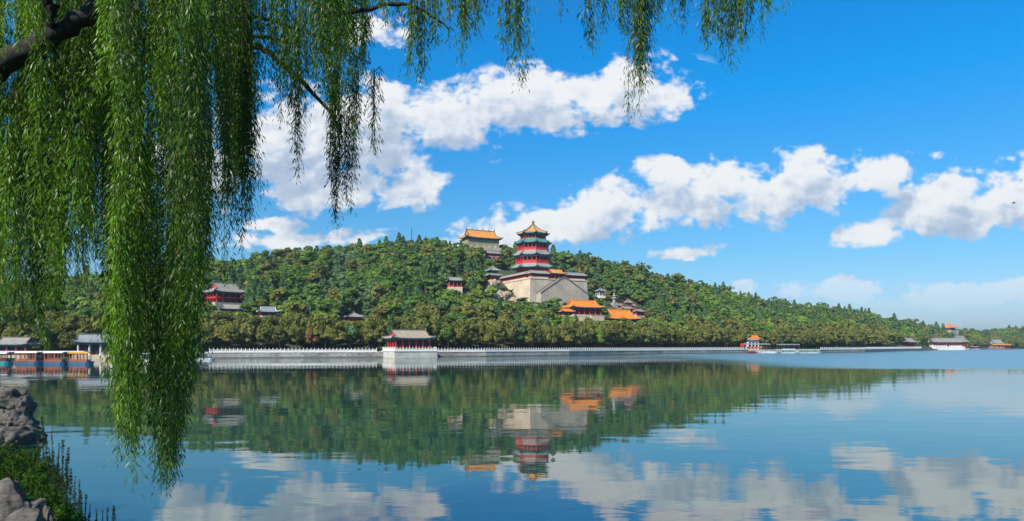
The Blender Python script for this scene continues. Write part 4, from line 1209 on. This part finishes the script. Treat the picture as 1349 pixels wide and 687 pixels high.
def trunk_quads(h=.5, r=.022, seed=0):
    rr = np.random.default_rng(seed); out = []
    def limb(p0, p1, r0, r1, n=5):
        d = p1 - p0; a = np.cross(d, [.3, .1, 1]); a /= np.linalg.norm(a); b = np.cross(d / np.linalg.norm(d), a)
        th = np.linspace(0, 2 * np.pi, n + 1)
        for i in range(n):
            e = lambda t: a * math.cos(t) + b * math.sin(t)
            out.append([p0 + e(th[i]) * r0, p0 + e(th[i + 1]) * r0, p1 + e(th[i + 1]) * r1, p1 + e(th[i]) * r1])
    top = np.array([rr.normal(0, .02), rr.normal(0, .02), h])
    limb(np.array([0, 0, -.06]), top * .55, r, r * .8); limb(top * .55, top, r * .8, r * .45)
    for _ in range(4):
        z = rr.uniform(.5, .95); a = rr.uniform(0, 6.28); p0 = top * z
        limb(p0, p0 + np.array([math.cos(a) * .16, math.sin(a) * .16, rr.uniform(.1, .22)]), r * .4, r * .12, 4)
    return np.array(out)


def plant_forest():
    r = np.random.default_rng(5)
    pts = []
    for s, y0, y1, x0, x1 in ((5.6, 200, 700, -480, 560), (7.0, 700, 1550, -900, 1300)):
        gx, gy = np.meshgrid(np.arange(x0, x1, s), np.arange(y0, y1, s)); gx = gx + r.uniform(-.46, .46, gx.shape) * s; gy = gy + r.uniform(-.46, .46, gy.shape) * s
        pts.append(np.stack([gx.ravel(), gy.ravel()], 1))
    # regular rows of big trees along the quay promenade
    for off, sp in ((11.5, 6.4), (18, 6.4)):
        pl_ = polyline(168, 1212, 3)
        acc = 0
        for a, b in zip(pl_[:-1], pl_[1:]):
            d = b - a; L = d.length; n = Vector((-d.y, d.x, 0)).normalized()
            while acc < L:
                p = a + d * (acc / L) + n * off; pts.append(np.array([[p.x + r.normal(0, .8), p.y + r.normal(0, .8)]])); acc += sp * r.uniform(.85, 1.2)
            acc -= L
    P_ = np.concatenate(pts); nrow = sum(len(p) for p in pts[2:]); isrow = np.zeros(len(P_), bool); isrow[len(P_) - nrow:] = True
    X, Y = P_[:, 0], P_[:, 1]; px = 674.5 + F * X / Y
    yq = np.interp(px, SH_PX, SH_Y); yr = np.interp(px, RG_PX, RG_Y)
    quay = (px > QL) & (px < QR)
    ok = (px > -110) & (px < 1460) & (Y > yq + np.where(quay, 10, 9)) & (Y < yr + 30)
    ok &= isrow | ~quay | (Y > yq + 23)
    for fx, fy, fr in FOOT: ok &= (X - fx) ** 2 + (Y - fy) ** 2 > fr * fr
    la = (X - PC.x) * EX.x + (Y - PC.y) * EX.y; lb = (X - PC.x) * EY.x + (Y - PC.y) * EY.y     # none on the stone platform
    ok &= ~((la > -3) & (la < PW + 3) & (lb > -10) & (lb < PD + 3))
    X, Y, px, yq, yr, isrow = X[ok], Y[ok], px[ok], yq[ok], yr[ok], isrow[ok]
    n = len(X); z = land(px, Y); t = (Y - yq) / (yr - yq)
    # kinds grow in patches
    pn = np.array([mnoise.noise((x * .018, y * .018, 0)) for x, y in zip(X, Y)]); pn2 = np.array([mnoise.noise((x * .03 + 40, y * .03, 7)) for x, y in zip(X, Y)])
    u = r.uniform(0, 1, n); sp = np.full(n, 1)
    low = np.clip(1.25 - t * 3.4, 0.08, .97)
    sp = np.where(u < low, 0, np.where(pn > .22, 3, np.where(pn2 > .18, 2, np.where(pn2 < -.24, 4, 1))))
    u2 = r.uniform(0, 1, n)
    sp = np.where((u2 < .13), r.choice([0, 1, 1, 2, 2, 3, 4], n), sp); sp = np.where(isrow & (u2 > .08), 0, sp); sp = np.where(r.uniform(0, 1, n) < .008, 5, sp)
    h = np.select([sp == 0, sp == 1, sp == 2, sp == 3, sp == 4], [11.0, 9.5, 11.0, 9.0, 8.5], 7) * np.clip(r.lognormal(-.10, .27, n), .45, 1.6)
    h = np.where(isrow, r.uniform(11.5, 16.5, n), h); h *= np.where(Y > 800, 1.12, 1.0)
    rad = h * np.select([sp == 2, sp == 0], [.98, 1.05], 1.30) * r.uniform(.9, 1.15, n)     # horizontal stretch of the unit crown
    rad = np.where(isrow, h * r.uniform(.60, .78, n), rad)
    # keep buildings in view
    S = Y / F; top = HZ - (z + h - CAMH) / S; bot = HZ - (z + h * .2 - CAMH) / S; hw = rad * .34 / S
    ok = np.ones(n, bool)
    for a, b, c, d, Yb in CLEAR:
        hid = (Y < Yb) & (px + hw > a) & (px - hw < b) & (top < d) & (bot > c)
        # shorten a tree that only just reaches up into the view, remove the others
        need = (z + h) - (CAMH + (HZ - d) * S)
        cut = hid & (need < h * .62); h = np.where(cut, h - np.maximum(need, 0) - .3, h); ok &= ~(hid & ~cut)
        top = HZ - (z + h - CAMH) / S
    sel = np.where(ok)[0]
    return dict(X=X[sel], Y=Y[sel], z=z[sel], h=h[sel], rad=rad[sel], sp=sp[sel], px=px[sel], row=isrow[sel], t=t[sel], yq=yq[sel])


FT = plant_forest()


def build_forest():
    r = np.random.default_rng(9); n = len(FT['X'])
    # which of them show largest: the rows by the quay first, then the nearest on the slope
    size = FT['h'] / FT['Y']; vis = (FT['px'] > -5) & (FT['px'] < 1355)
    depth = FT['Y'] - FT['yq']
    score = np.where(vis, size * np.where(depth < 16, 3.0, np.where(depth < 24, 1.6, np.where(depth < 40, 1.15, .9))), 0)
    ind = np.argsort(-score)[:300]; single = np.zeros(n, bool); single[ind] = True
    NV = 3
    proto = {}
    for si, s in enumerate(SPN):
        for v in range(NV):
            q, t = crown(s, {'conifer': 420}.get(s, 680), .072 if s != 'conifer' else .075, 100 + si * 10 + v)
            proto[(si, v)] = (quads_mesh('crown', q, SP[s], attr=t), quads_mesh('trunk', trunk_quads(.62, .022, v), M['bark']))
    names = ['olive_tree', 'broadleaf_tree', 'conifer', 'bright_tree', 'blue_green_tree', 'rust_tree']
    cats = ['tree', 'tree', 'conifer', 'tree', 'tree', 'tree']
    looks = ['olive-brown tree', 'mid-green bushy tree', 'dark pointed conifer', 'bright yellow-green tree', 'dull blue-green tree', 'rust-coloured tree']
    def where(i):
        p, row = FT['px'][i], depth[i]
        pl_ = 'by the left-hand boathouses' if p < 165 else 'left of the red lakeside hall' if p < 500 else 'behind the red lakeside hall' if p < 576 else 'between the red lakeside hall and the dock' if p < 975 else 'behind the boat dock' if p < 1085 else 'right of the green barge'
        return ('in the front row ' if row < 15.5 else 'in the second row ' if row < 24 else 'low on the slope ') + pl_
    for i in ind:
        s = int(FT['sp'][i]); v = int(r.integers(NV)); w = where(i)
        o = empty(names[s], (FT['X'][i], FT['Y'][i], FT['z'][i]), float(r.uniform(0, 6.28)), looks[s] + ' ' + w, cats[s], looks[s] + 's ' + w)
        for nm, me in zip(('crown', 'trunk'), proto[(s, v)]):
            c = link(nm, me, o); c.scale = (FT['rad'][i], FT['rad'][i], FT['h'][i])
    # everything further up: one mass
    V, A, MI = [], [], []
    tr = []
    far_p = {}
    for si, s in enumerate(SPN):
        for v in range(4):
            far_p[(si, v)] = crown(s, 300, .098 if s != 'conifer' else .10, 500 + si * 10 + v); 
    tq = trunk_quads(.6, .022, 3)[:10]
    for i in np.where(~single)[0]:
        s = int(FT['sp'][i]); q, t = far_p[(s, int(r.integers(4)))]
        m = len(q) if FT['Y'][i] < 620 else 130
        if m < len(q): q = q[:m] * 1.0; t = t[:m]
        a = r.uniform(0, 6.28); ca, sa = math.cos(a), math.sin(a); Rm = np.array([[ca, -sa, 0], [sa, ca, 0], [0, 0, 1]]) * np.array([[FT['rad'][i]], [FT['rad'][i]], [FT['h'][i]]])
        o = np.array([FT['X'][i], FT['Y'][i], FT['z'][i]])
        V.append(q @ Rm.T + o); A.append(np.clip(t + r.normal(0, .17), 0, 1)); MI.append(np.full(len(q), s))
        V.append(tq @ Rm.T + o); A.append(np.zeros(len(tq))); MI.append(np.full(len(tq), len(SPN)))
    me = quads_mesh('forest', np.concatenate(V), [SP[s] for s in SPN] + [M['bark']], np.concatenate(MI), np.concatenate(A))
    tag(link('forest', me), 'dense mixed woodland covering the upper slopes of the hill', kind='stuff')
    print('trees', n, 'quads', sum(len(x) for x in V))


build_forest()

# ------------------------------------------------------------------ near bank: rocks, shrubs, spiked plants, grass
def bz(x, y): return float(bank_z(np.array([x]), np.array([y]))[0])


def on_bank(px, Y): x = (px - 674.5) / F * Y; return x, Y, bz(x, Y)


BOUL = 'grey boulders in the lower left corner'
for i, (px, Y, dz_, s, lb) in enumerate([(16, 10.0, -.10, (1.12, 1.0, 1.30), 'large rounded grey boulder in the lower left corner'),
                                         (10, 9.3, -.30, (1.35, .9, .70), 'flat cracked boulder under the large rounded boulder'),
                                         (70, 9.9, -.25, (.42, .5, .60), 'small dark boulder right of the large rounded boulder')]):
    x, y, z = on_bank(px, Y); ztop = {0: P(0, 628, Y).z, 1: P(0, 672, Y).z, 2: P(0, 664, Y).z}[i]
    h = max(.35, ztop - z + .3); rock('boulder', lb, 'boulder', (x, y, ztop - h), (s[0], s[1], h), 70 + i, M['rock'], BOUL, i * .35, .30, 6, .45)
ST = 'piled grey rocks at the water edge on the left'
for i, (px, Y, y0, wd, hh, lb) in enumerate([(10, 37.5, 508, 2.6, 1.3, 'topmost dark rock of the pile at the left water edge'), (30, 37.6, 520, 1.5, 1.3, 'upright rock on the right of the pile at the left water edge'),
                                             (24, 37.0, 537, 2.0, 1.4, 'pale rock in the middle of the pile at the left water edge'), (38, 37.6, 546, 1.5, 1.0, 'low rock of the pile standing at the water'),
                                             (2, 36.6, 548, 3.0, 1.7, 'broad dark rock at the foot of the pile on the left'), (-14, 37.0, 530, 2.6, 2.6, 'rock at the picture edge behind grass tufts of the pile'),
                                             (30, 37.2, 560, 2.2, 1.0, 'lowest rock of the pile, half in the lake'),
                                             (2, 33.0, 566, 1.6, 1.6, 'dark rock nearest the green shrubs at the left edge'), (22, 34.8, 560, 2.0, 1.5, 'dark rock at the lake edge below the pile'), (42, 36.4, 566, 1.5, .9, 'small wet rock farthest into the lake beside the pile')]):
    p = P(px, y0, Y); zb_ = p.z - hh
    rock('shore_rock', lb, 'rock', (p.x, p.y, zb_ - .1), (wd, wd * .8, hh + .1), 90 + i, M['rock'], ST, i * 1.7, .42, 5, .5)


def blades(n, xy_fn, h0, h1, w, lean=.35):
    x, y = xy_fn(n); z = bank_z(x, y); h = rng.uniform(h0, h1, n); a = rng.uniform(0, 2 * np.pi, n); l = rng.uniform(.05, lean, n) * h
    base = np.stack([x, y, z - .02], 1); side = np.stack([np.sin(a), -np.cos(a), 0 * a], 1) * (w * rng.uniform(.6, 1.4, n))[:, None]
    mid = base + np.stack([np.cos(a) * l * .35, np.sin(a) * l * .35, h * .6], 1); tip = base + np.stack([np.cos(a) * l, np.sin(a) * l, h], 1)
    q1 = np.stack([base - side, base + side, mid + side * .8, mid - side * .8], 1); q2 = np.stack([mid - side * .8, mid + side * .8, tip + side * .1, tip - side * .1], 1)
    return np.concatenate([q1, q2])


def bank_pts(n, Y0, Y1, wid, off=.15):
    """points on the bank within wid of the shoreline"""
    y = rng.uniform(Y0, Y1, n * 4); bx = np.interp(y, [b[1] for b in BANK[::-1]][2:], [b[0] for b in BANK[::-1]][2:])
    x = bx - off - rng.uniform(0, 1, n * 4) ** 1.3 * wid; d = bank_dist(x, y); k = d > .03
    return x[k][:n], y[k][:n]


g = blades(9000, lambda n: bank_pts(n, 9, 26, 4.5), .08, .30, .006)
g = np.concatenate([g, blades(3500, lambda n: bank_pts(n, 25, 34, 4.5, .05), .1, .28, .010)])
g2 = blades(700, lambda n: (rng.uniform(-29, -27.2, n), rng.uniform(36.4, 38.2, n)), .2, .7, .016)
g = np.concatenate([g, g2])
tag(link('grass', quads_mesh('grass', g, M['grass'], attr=np.clip(rng.normal(.5, .25, len(g)), 0, 1))), 'short grass and weeds on the near bank', kind='stuff')


def leaf_quads(base, direc, length, width, fold=None):
    """pointed leaves: diamond quads from base along direc"""
    n = len(base); s = np.cross(direc, rand_dirs(n)); s /= np.maximum(np.linalg.norm(s, axis=1, keepdims=True), 1e-6)
    mid = base + direc * (length * .42)[:, None]; tip = base + direc * length[:, None]
    tip[:, 2] -= length * .12
    return np.stack([base, mid + s * (width / 2)[:, None], tip, mid - s * (width / 2)[:, None]], 1)


def shrub(name, label, loc, R_, H_, nst, seed, leaf=.055, m='bush_leaf', group=None):
    global rng
    keep = rng; rng = np.random.default_rng(seed)
    o = empty(name, loc, 0, label, 'shrub', group); st = MB(); B, D = [], []
    for i in range(nst):
        a = rng.uniform(0, 6.28); r1 = R_ * math.sqrt(rng.uniform(0, 1)); h = H_ * (1 - .55 * (r1 / R_) ** 2) * rng.uniform(.75, 1.1)
        p0 = np.array([math.cos(a) * r1 * .45, math.sin(a) * r1 * .45, 0]); p2 = np.array([math.cos(a) * r1, math.sin(a) * r1, h]); p1 = (p0 + p2) / 2 + [0, 0, h * .12]
        st.tube([p0, p1, p2], [.006, .005, .002], 3)
        k = int(26 * h / .6) + 8; t = rng.uniform(.18, 1.0, k)[:, None]; pt = p0 * (1 - t) ** 2 + 2 * p1 * t * (1 - t) + p2 * t * t
        B.append(pt); d = rand_dirs(k); d[:, 2] = np.abs(d[:, 2]) * .6 + .15; D.append(d / np.linalg.norm(d, axis=1, keepdims=True))
    B = np.concatenate(B); D = np.concatenate(D); n = len(B)
    q = leaf_quads(B, D, leaf * rng.uniform(.7, 1.5, n), leaf * .34 * rng.uniform(.7, 1.3, n))
    link('foliage', quads_mesh('foliage', q, M[m], attr=np.clip(rng.normal(.45, .22, n), 0, 1)), o); st.build('stem', M['twig'], o)
    rng = keep; return o


SG = 'leafy green shrubs on the bank between rock pile and boulders'
for i, (px, Y, R_, topy, lb) in enumerate([(6, 19.6, 1.0, 584, 'leafy green shrub at the left edge, behind the large boulder'), (36, 19.4, .85, 592, 'bushy green shrub in the middle of the bank clump'),
                                           (54, 17.6, .65, 606, 'green shrub at the right of the bank clump, beside the tall spikes'), (20, 15.2, .75, 612, 'green shrub just behind the top of the large boulder'),
                                           (62, 13.6, .5, 640, 'dark green shrub right of the large boulder'), (84, 13.2, .40, 662, 'low yellowish shrub near the water at the bottom'), (-20, 17.0, .9, 590, 'shrub cut off by the left picture edge'),
                                           (44, 14.2, .6, 622, 'green shrub between the large boulder and the tall spikes'), (104, 13.0, .3, 676, 'small shrub among the low spikes by the water')]):
    x, y, z = on_bank(px, Y); shrub('shrub', lb, (x, y, z - .03), R_, max(.35, P(0, topy, Y).z - z), int(150 * R_ / .7), 200 + i, .075, 'bush_leaf', SG)


def spike(px, Y, topy, seed, label, fat=.055, group='tall spiked plants standing at the water edge'):
    """upright stem with small whorled leaves thinning to a point"""
    global rng
    keep = rng; rng = np.random.default_rng(seed)
    x = (px - 674.5) / F * Y; z = max(bz(x, Y), -.2); H = P(0, topy, Y).z - z
    o = empty('spiked_plant', (x, Y, z), 0, label, 'plant', group)
    ln = np.array([rng.normal(0, .03), rng.normal(0, .03)]) * H
    pts = [(ln[0] * t * t, ln[1] * t * t, H * t) for t in np.linspace(0, 1, 6)]
    MB().tube(pts, [.010, .009, .008, .006, .004, .002], 4).build('stem', M['twig'], o)
    n = int(430 * H); t = rng.uniform(.12, 1, n); t = t[rng.uniform(0, 1, n) < .45 + .55 * np.abs(np.sin(t * 16 + seed))]; n = len(t)
    c = np.stack([ln[0] * t * t, ln[1] * t * t, H * t], 1)
    a = rng.uniform(0, 6.28, n); d = np.stack([np.cos(a), np.sin(a), rng.uniform(.1, .9, n)], 1); d /= np.linalg.norm(d, axis=1, keepdims=True)
    w = fat * (1.25 - t) ** .6 * (.7 + .3 * np.sin(t * 9 + seed))
    q = leaf_quads(c, d, w * rng.uniform(.8, 1.9, n), np.full(n, .016) * rng.uniform(.7, 1.4, n))
    link('leaf_spike', quads_mesh('leaf_spike', q, M['spike_leaf'], attr=np.clip(rng.normal(.4, .25, n), 0, 1)), o)
    rng = keep


def spike_label(px, topy):
    w = 'with its tip highest' if topy < 575 else 'of medium height' if topy < 630 else 'low at the bottom'
    s = 'beside the green shrubs' if px < 70 else 'right of the green shrubs' if px < 100 else 'right of the small dark boulder' if px < 118 else 'farthest out over the water'
    return 'dark spiked plant ' + s + ', ' + w


SPK = [(52, 18.5, 560), (58, 18.2, 548), (62, 18.0, 578), (67, 17.6, 590), (72, 17.2, 572), (75, 16.8, 584), (79, 16.4, 602), (82, 16.6, 580), (86, 16.2, 590), (89, 15.8, 606), (70, 16.8, 612), (97, 15.4, 628), (104, 15.2, 632),
       (112, 15.0, 652), (108, 15.0, 645), (92, 15.6, 618), (66, 17.4, 602), (129, 15.6, 670), (134, 15.6, 672), (141, 15.7, 668), (146, 15.7, 667), (151, 15.6, 666), (125, 15.2, 678), (116, 14.8, 664)]
seen = {}
for i, (px, Y, ty) in enumerate(SPK):
    lb = spike_label(px, ty)
    spike(px, Y, ty, 300 + i, lb, .075 if ty < 640 else .055, 'spikes: ' + lb)

# ------------------------------------------------------------------ the willow
WG = empty('willow_tree', (-11.0, 9.5, bz(-11, 9.5)), 0, 'old weeping willow whose hanging branches fill the left and top of the view', 'tree')
WO = WG.location


def wl(p): return Vector(p) - WO


def limb(name, pts, r0, r1, parent=WG, n=9, seed=0):
    rr = random.Random(seed); pts = [Vector(p) for p in pts]; fine = []
    for i in range(len(pts) - 1):                          # Catmull-Rom through the given points, slightly crooked
        a = pts[max(i - 1, 0)]; b = pts[i]; c = pts[i + 1]; d = pts[min(i + 2, len(pts) - 1)]
        for k in range(6):
            t = k / 6; fine.append(.5 * ((2 * b) + (c - a) * t + (2 * a - 5 * b + 4 * c - d) * t * t + (3 * b - 3 * c + d - a) * t ** 3))
    fine.append(pts[-1]); m = len(fine)
    rad = [(r0 + (r1 - r0) * (i / (m - 1)) ** .8) * rr.uniform(.9, 1.12) for i in range(m)]
    fine = [p + Vector((rr.gauss(0, 1), rr.gauss(0, 1), rr.gauss(0, 1))) * min(r1 * .6, .03) for p in fine]
    return MB().tube([wl(p) for p in fine], rad, n).build(name, M['bark'], parent, True)


g0 = bz(-11, 9.5)
limb('trunk', [(-11, 9.5, g0 - .3), (-10.9, 9.5, g0 + 1.5), (-10.5, 9.4, g0 + 3.2), (-9.6, 9.3, 7.4)], .55, .36, n=14, seed=1)
A = lambda px, py, Y: P(px, py, Y)
limb('limb', [(-9.7, 9.3, 7.2), A(-60, 130, 9.2), A(10, 80, 9.2), A(60, 55, 9.3), A(110, 22, 9.5), A(190, -30, 9.8), A(330, -75, 10), A(480, -60, 10.2), A(640, -75, 10.2), A(800, -70, 10.4), A(930, -60, 10.5), A(1050, -40, 10.6)], .20, .03, seed=2)
limb('limb', [A(62, 56, 9.3), A(66, 20, 9.2), A(60, -30, 9.1), A(90, -120, 9)], .10, .05, seed=3)
limb('limb', [(-9.9, 9.3, 6.6), A(-60, 190, 11.2), A(40, 110, 11.4), A(140, 60, 11.5), A(250, 38, 11.6), A(330, 48, 11.7), A(390, 56, 11.8)], .11, .02, seed=4)
limb('limb', [(-9.9, 9.4, 6.8), A(-80, 190, 11.5), A(60, 120, 12), A(200, 100, 12.2), A(330, 62, 12.4), A(372, 86, 12.4), A(420, 130, 12.4), A(452, 175, 12.4)], .13, .02, seed=5)
limb('limb', [A(330, -75, 10), A(420, 10, 10.0), A(470, 14, 10), A(530, 5, 10), A(570, 22, 10.1), A(592, 40, 10.1)], .05, .012, seed=6)
limb('limb', [A(190, -30, 9.8), A(300, 10, 10.6), A(430, 52, 10.8), A(470, 75, 10.8), A(488, 84, 10.8)], .04, .008, seed=7)

ENV = [(-60, 470), (0, 458), (25, 468), (50, 462), (62, 470), (75, 440), (90, 428), (105, 392), (122, 378), (135, 415), (148, 468), (160, 600), (170, 648), (177, 640), (181, 580), (184, 450), (197, 440), (201, 560), (205, 655), (215, 662), (228, 640), (240, 590), (250, 545),
       (258, 505), (266, 462), (272, 430), (280, 340), (287, 325), (293, 345), (300, 376), (306, 335), (314, 300), (324, 335), (331, 320), (338, 230), (345, 165)]


def shade_tint(bright=.10):
    """shade and sun put into leaf tint: most shoots deep green, few yellow-green"""
    u = rng.uniform()
    return float(np.clip(rng.normal(.85, .08) if u < bright else rng.normal(.48, .1) if u < bright + .27 else rng.normal(.13, .08), .02, .97))


def env(px): return np.interp(px, [e[0] for e in ENV], [e[1] for e in ENV])


HOLES = [(14, 45, 16, 34), (66, 14, 8, 22), (101, 70, 9, 18), (192, 72, 9, 40), (276, 66, 9, 42), (236, 140, 7, 40), (335, 190, 6, 60), (120, 30, 6, 16)]


class Strands:
    """hanging shoots: each is a thin stem with rows of narrow leaves, collected as one mesh"""
    def __init__(s): s.q = []; s.t = []; s.stem = MB(); s.tops = []
    def add(s, px, ytop, ybot, Y, tint, dens=78, sway=.05, arch=0.0, leaf=.086, spread=1.0):
        for hx, hy, rx, ry in HOLES:                       # openings where the sky shows between the bunches
            if abs(px - hx) < rx and ytop < hy + ry and ybot > hy - ry and rng.uniform() < .88: px = hx + (rx + rng.uniform(0, 9)) * (1 if px > hx else -1)
        s.add_(px, ytop, ybot, Y, tint, dens, sway, arch, leaf, spread)
    def add_(s, px, ytop, ybot, Y, tint, dens=78, sway=.05, arch=0.0, leaf=.086, spread=1.0):
        pt, pb = P(px, ytop, Y), P(px, ybot, Y); L = pt.z - pb.z
        if L < .15: return
        a1, a2, ph = rng.normal(0, sway), rng.normal(0, sway), rng.uniform(0, 6.28); dx, dy = rng.normal(0, .08) * L, rng.normal(0, .10)
        def pos(t): return np.stack([pt.x + arch * (t ** .5 - 1) + dx * (t - t * t) + a1 * np.sin(t * 4.2 + ph) * t, pt.y + dy * t + a2 * np.sin(t * 3.7 + ph) * t, pt.z - L * t], -1)
        k = np.linspace(0, 1, max(4, int(L / .35)))
        s.stem.tube([Vector(p) - WO for p in pos(k)], [.0055 * (1 - .6 * t) for t in k], 3)
        s.tops.append(tuple(Vector(pos(np.array([0.0]))[0]) - WO))
        n = int(L * dens); t = np.sort(rng.uniform(0.0, 1, n) ** .92); b = pos(t)
        a = np.arange(n) * 2.4 + rng.normal(0, .4, n); out = rng.uniform(.18, .75, n) * spread
        d = np.stack([np.cos(a) * out, np.sin(a) * out, -rng.uniform(.45, 1.0, n)], 1); d /= np.linalg.norm(d, axis=1, keepdims=True)
        # short side shoots carry some leaves off the stem
        offd = rng.uniform(0, 1, n) ** 2.4 * .13 * spread; b = b + np.stack([np.cos(a) * offd, np.sin(a) * offd, -offd * .6], 1)
        ln = leaf * rng.uniform(.55, 1.25, n) * np.where(t > .93, .7, 1); q = leaf_quads(b, d, ln, ln * rng.uniform(.14, .21, n))
        s.q.append(q); s.t.append(np.where(rng.uniform(0, 1, n) < .008, 1.0, np.clip(tint * .92 + rng.normal(0, .09, n), 0, .88)))
    def build(s, name, parent=WG):
        q = np.concatenate(s.q) - np.array(WO); o = link(name, quads_mesh(name, q, M['willow_leaf'], attr=np.concatenate(s.t)), parent)
        s.stem.build('shoot', M['twig'], o); return o


def curtain():
    # 1: the great curtain on the left, in layers of depth
    total = 0
    for layer, (Y0, Y1, n, tm) in enumerate([(11.8, 14.0, 84, .06), (9.6, 11.6, 84, .16), (7.6, 9.4, 52, .32)]):  # front layers hold more sun-bright tints, painting in the curtain's depth shade
        S = Strands(); k = 10 / ((Y0 + Y1) / 2)
        for i in range(n):
            px = rng.uniform(-70, 276) if rng.uniform() < .93 else rng.uniform(276, 335)
            e = env(px); f = 1 - rng.uniform(0, 1) ** 1.5 * .80
            yb = (e + 4) * f if e > 300 else e * f
            ln = rng.uniform(150, 330) * k ** .5
            if layer == 2 and px < 138 and yb - ln < 80 and rng.uniform() < .90: continue       # the big bough shows through here
            Y = rng.uniform(Y0, Y1); tint = shade_tint(tm); w = rng.uniform(4, 9.5) * k
            # a bunch: the middle shoots hang lowest, the outer ones stop short
            for _ in range(int(rng.integers(4, 9))):
                o_ = rng.normal(0, w * .6); pj = px + o_; up = abs(o_) / w * rng.uniform(20, 110) + rng.uniform(0, 60)
                yj = min(yb - up, env(pj) + 5)
                S.add(pj, max(yj - ln * rng.uniform(.75, 1.15), -95), yj, Y + rng.normal(0, .12), np.clip(tint + rng.normal(0, .06), .02, .97), 92, .08)
        # short bunches from the boughs overhead close the top of the crown
        for i in range((24, 26, 26)[layer]):
            px = rng.uniform(-40, 300); yb = rng.uniform(10, 170); tint = shade_tint(tm * 1.6); Y = rng.uniform(Y0, Y1)
            if layer == 2 and px < 138 and rng.uniform() < .85: continue
            for _ in range(4): S.add(px + rng.normal(0, 4.5), max(yb - rng.uniform(120, 240), -95), yb + rng.normal(0, 16), Y + rng.normal(0, .1), np.clip(tint + rng.normal(0, .06), .02, .97), 92, .08)
        S.build('crown')
    # 2: the two long tails that reach down over the lake
    for lo, hi, n, tm, Y0, Y1 in ((158, 184, 20, .45, 8.2, 9.2), (197, 258, 56, .05, 8.8, 10.6), (150, 170, 6, .8, 7.8, 8.4), (232, 262, 8, .3, 8.2, 9.0)):
        S = Strands()
        for i in range(n):
            px = rng.uniform(lo, hi); e = env(px); yb = e - rng.uniform(0, 1) ** 1.6 * 130; yt = yb - rng.uniform(170, 340)
            S.add(px, yt, yb, rng.uniform(Y0, Y1), shade_tint(tm), 112, .02)
        S.build('hanging_branch')


def tails():
    # 3: separate tails along the top, each one hanging branch: column, bottom row, half-width, shoots, top row, depth, tint
    T_ = [(300, 378, 5, 4, 120, 9.2, .35), (326, 340, 8, 6, 60, 9.6, .3), (312, 250, 9, 5, 0, 11, .5), (350, 150, 12, 6, -50, 10.8, .4), (390, 238, 8, 7, 20, 12.0, .3), (374, 170, 10, 6, -50, 10.0, .45), (404, 165, 7, 5, -40, 12.2, .4),
          (420, 140, 9, 7, -60, 9.4, .28), (441, 309, 8, 9, 95, 12.3, .25), (436, 200, 10, 8, -20, 10.6, .35), (458, 282, 6, 5, 150, 12.3, .3), (468, 226, 6, 6, 80, 11.6, .3), (456, 150, 9, 7, -30, 10.2, .5), (446, 90, 9, 6, -60, 9.6, .8), (476, 96, 6, 4, -30, 10.6, .5),
          (493, 203, 5, 4, 92, 10.8, .3), (486, 60, 4, 2, -40, 10.2, .4), (505, 42, 5, 3, -50, 10, .4), (520, 30, 6, 4, -60, 10, .6), (543, 112, 5, 5, 0, 10.0, .45), (557, 110, 5, 4, 5, 10.1, .35), (572, 62, 6, 5, -20, 10.1, .5), (590, 58, 5, 4, -40, 10.1, .5),
          (612, 84, 6, 7, -60, 10.2, .45), (628, 56, 4, 4, -60, 10.2, .5), (638, 22, 4, 2, -60, 10.2, .3), (660, 64, 4, 4, -70, 10.2, .25), (671, 88, 4, 4, -70, 10.3, .3), (683, 112, 5, 6, -70, 10.2, .3), (740, 14, 2, 2, -70, 10.3, .3), (777, 70, 5, 4, -70, 10.3, .25), (791, 46, 4, 3, -70, 10.4, .3),
          (820, 44, 5, 5, -70, 10.3, .35), (838, 161, 8, 10, -70, 10.3, .28), (850, 118, 5, 5, -70, 10.4, .25), (866, 37, 5, 5, -70, 10.4, .3), (886, 30, 3, 2, -70, 10.4, .3), (902, 36, 5, 5, -70, 10.5, .3), (930, 66, 5, 5, -70, 10.4, .4), (946, 82, 6, 7, -70, 10.5, .5),
          (962, 94, 6, 8, -70, 10.5, .25), (976, 66, 5, 5, -70, 10.4, .4), (990, 50, 6, 5, -70, 10.5, .4), (1009, 46, 5, 5, -70, 10.6, .55), (1035, 14, 3, 2, -60, 10.6, .5)]
    for px, yb, hw, n, yt, Y, tm in T_:
        S = Strands()
        n = int(n * 1.35 + .5)
        for i in range(n):
            o_ = rng.normal(0, hw * .62); f = 1 - abs(o_) / (hw * 3.0) - (rng.uniform(0, .35) if i else 0)
            y1 = yt + (yb - yt) * max(.35, f) if i else yb
            S.add(px + o_, yt + rng.normal(0, 5), y1, Y + rng.normal(0, .08), np.clip(rng.normal(tm, .1), .05, .95), 112, .025)
        if len(S.tops) > 1: S.stem.tube([(p[0], p[1], p[2] + .01) for p in sorted(S.tops)], .008, 4)
        S.build('hanging_branch')
    # 4: filler of shorter shoots high in the crown between the curtain and the first tails
    S = Strands()
    for i in range(100):
        px = rng.uniform(275, 478); yb = rng.uniform(40, 150) * (1 if px < 430 else .8); S.add(px, yb - rng.uniform(90, 190), yb, rng.uniform(9.2, 12.2), np.clip(rng.normal(.45, .2), .05, .95), 66)
    for i in range(34):
        px = rng.uniform(420, 640); S.add(px, -70, rng.uniform(-10, 42), rng.uniform(9.8, 10.6), np.clip(rng.normal(.6, .2), .05, .95), 66)
    S.build('crown')


curtain(); tails()
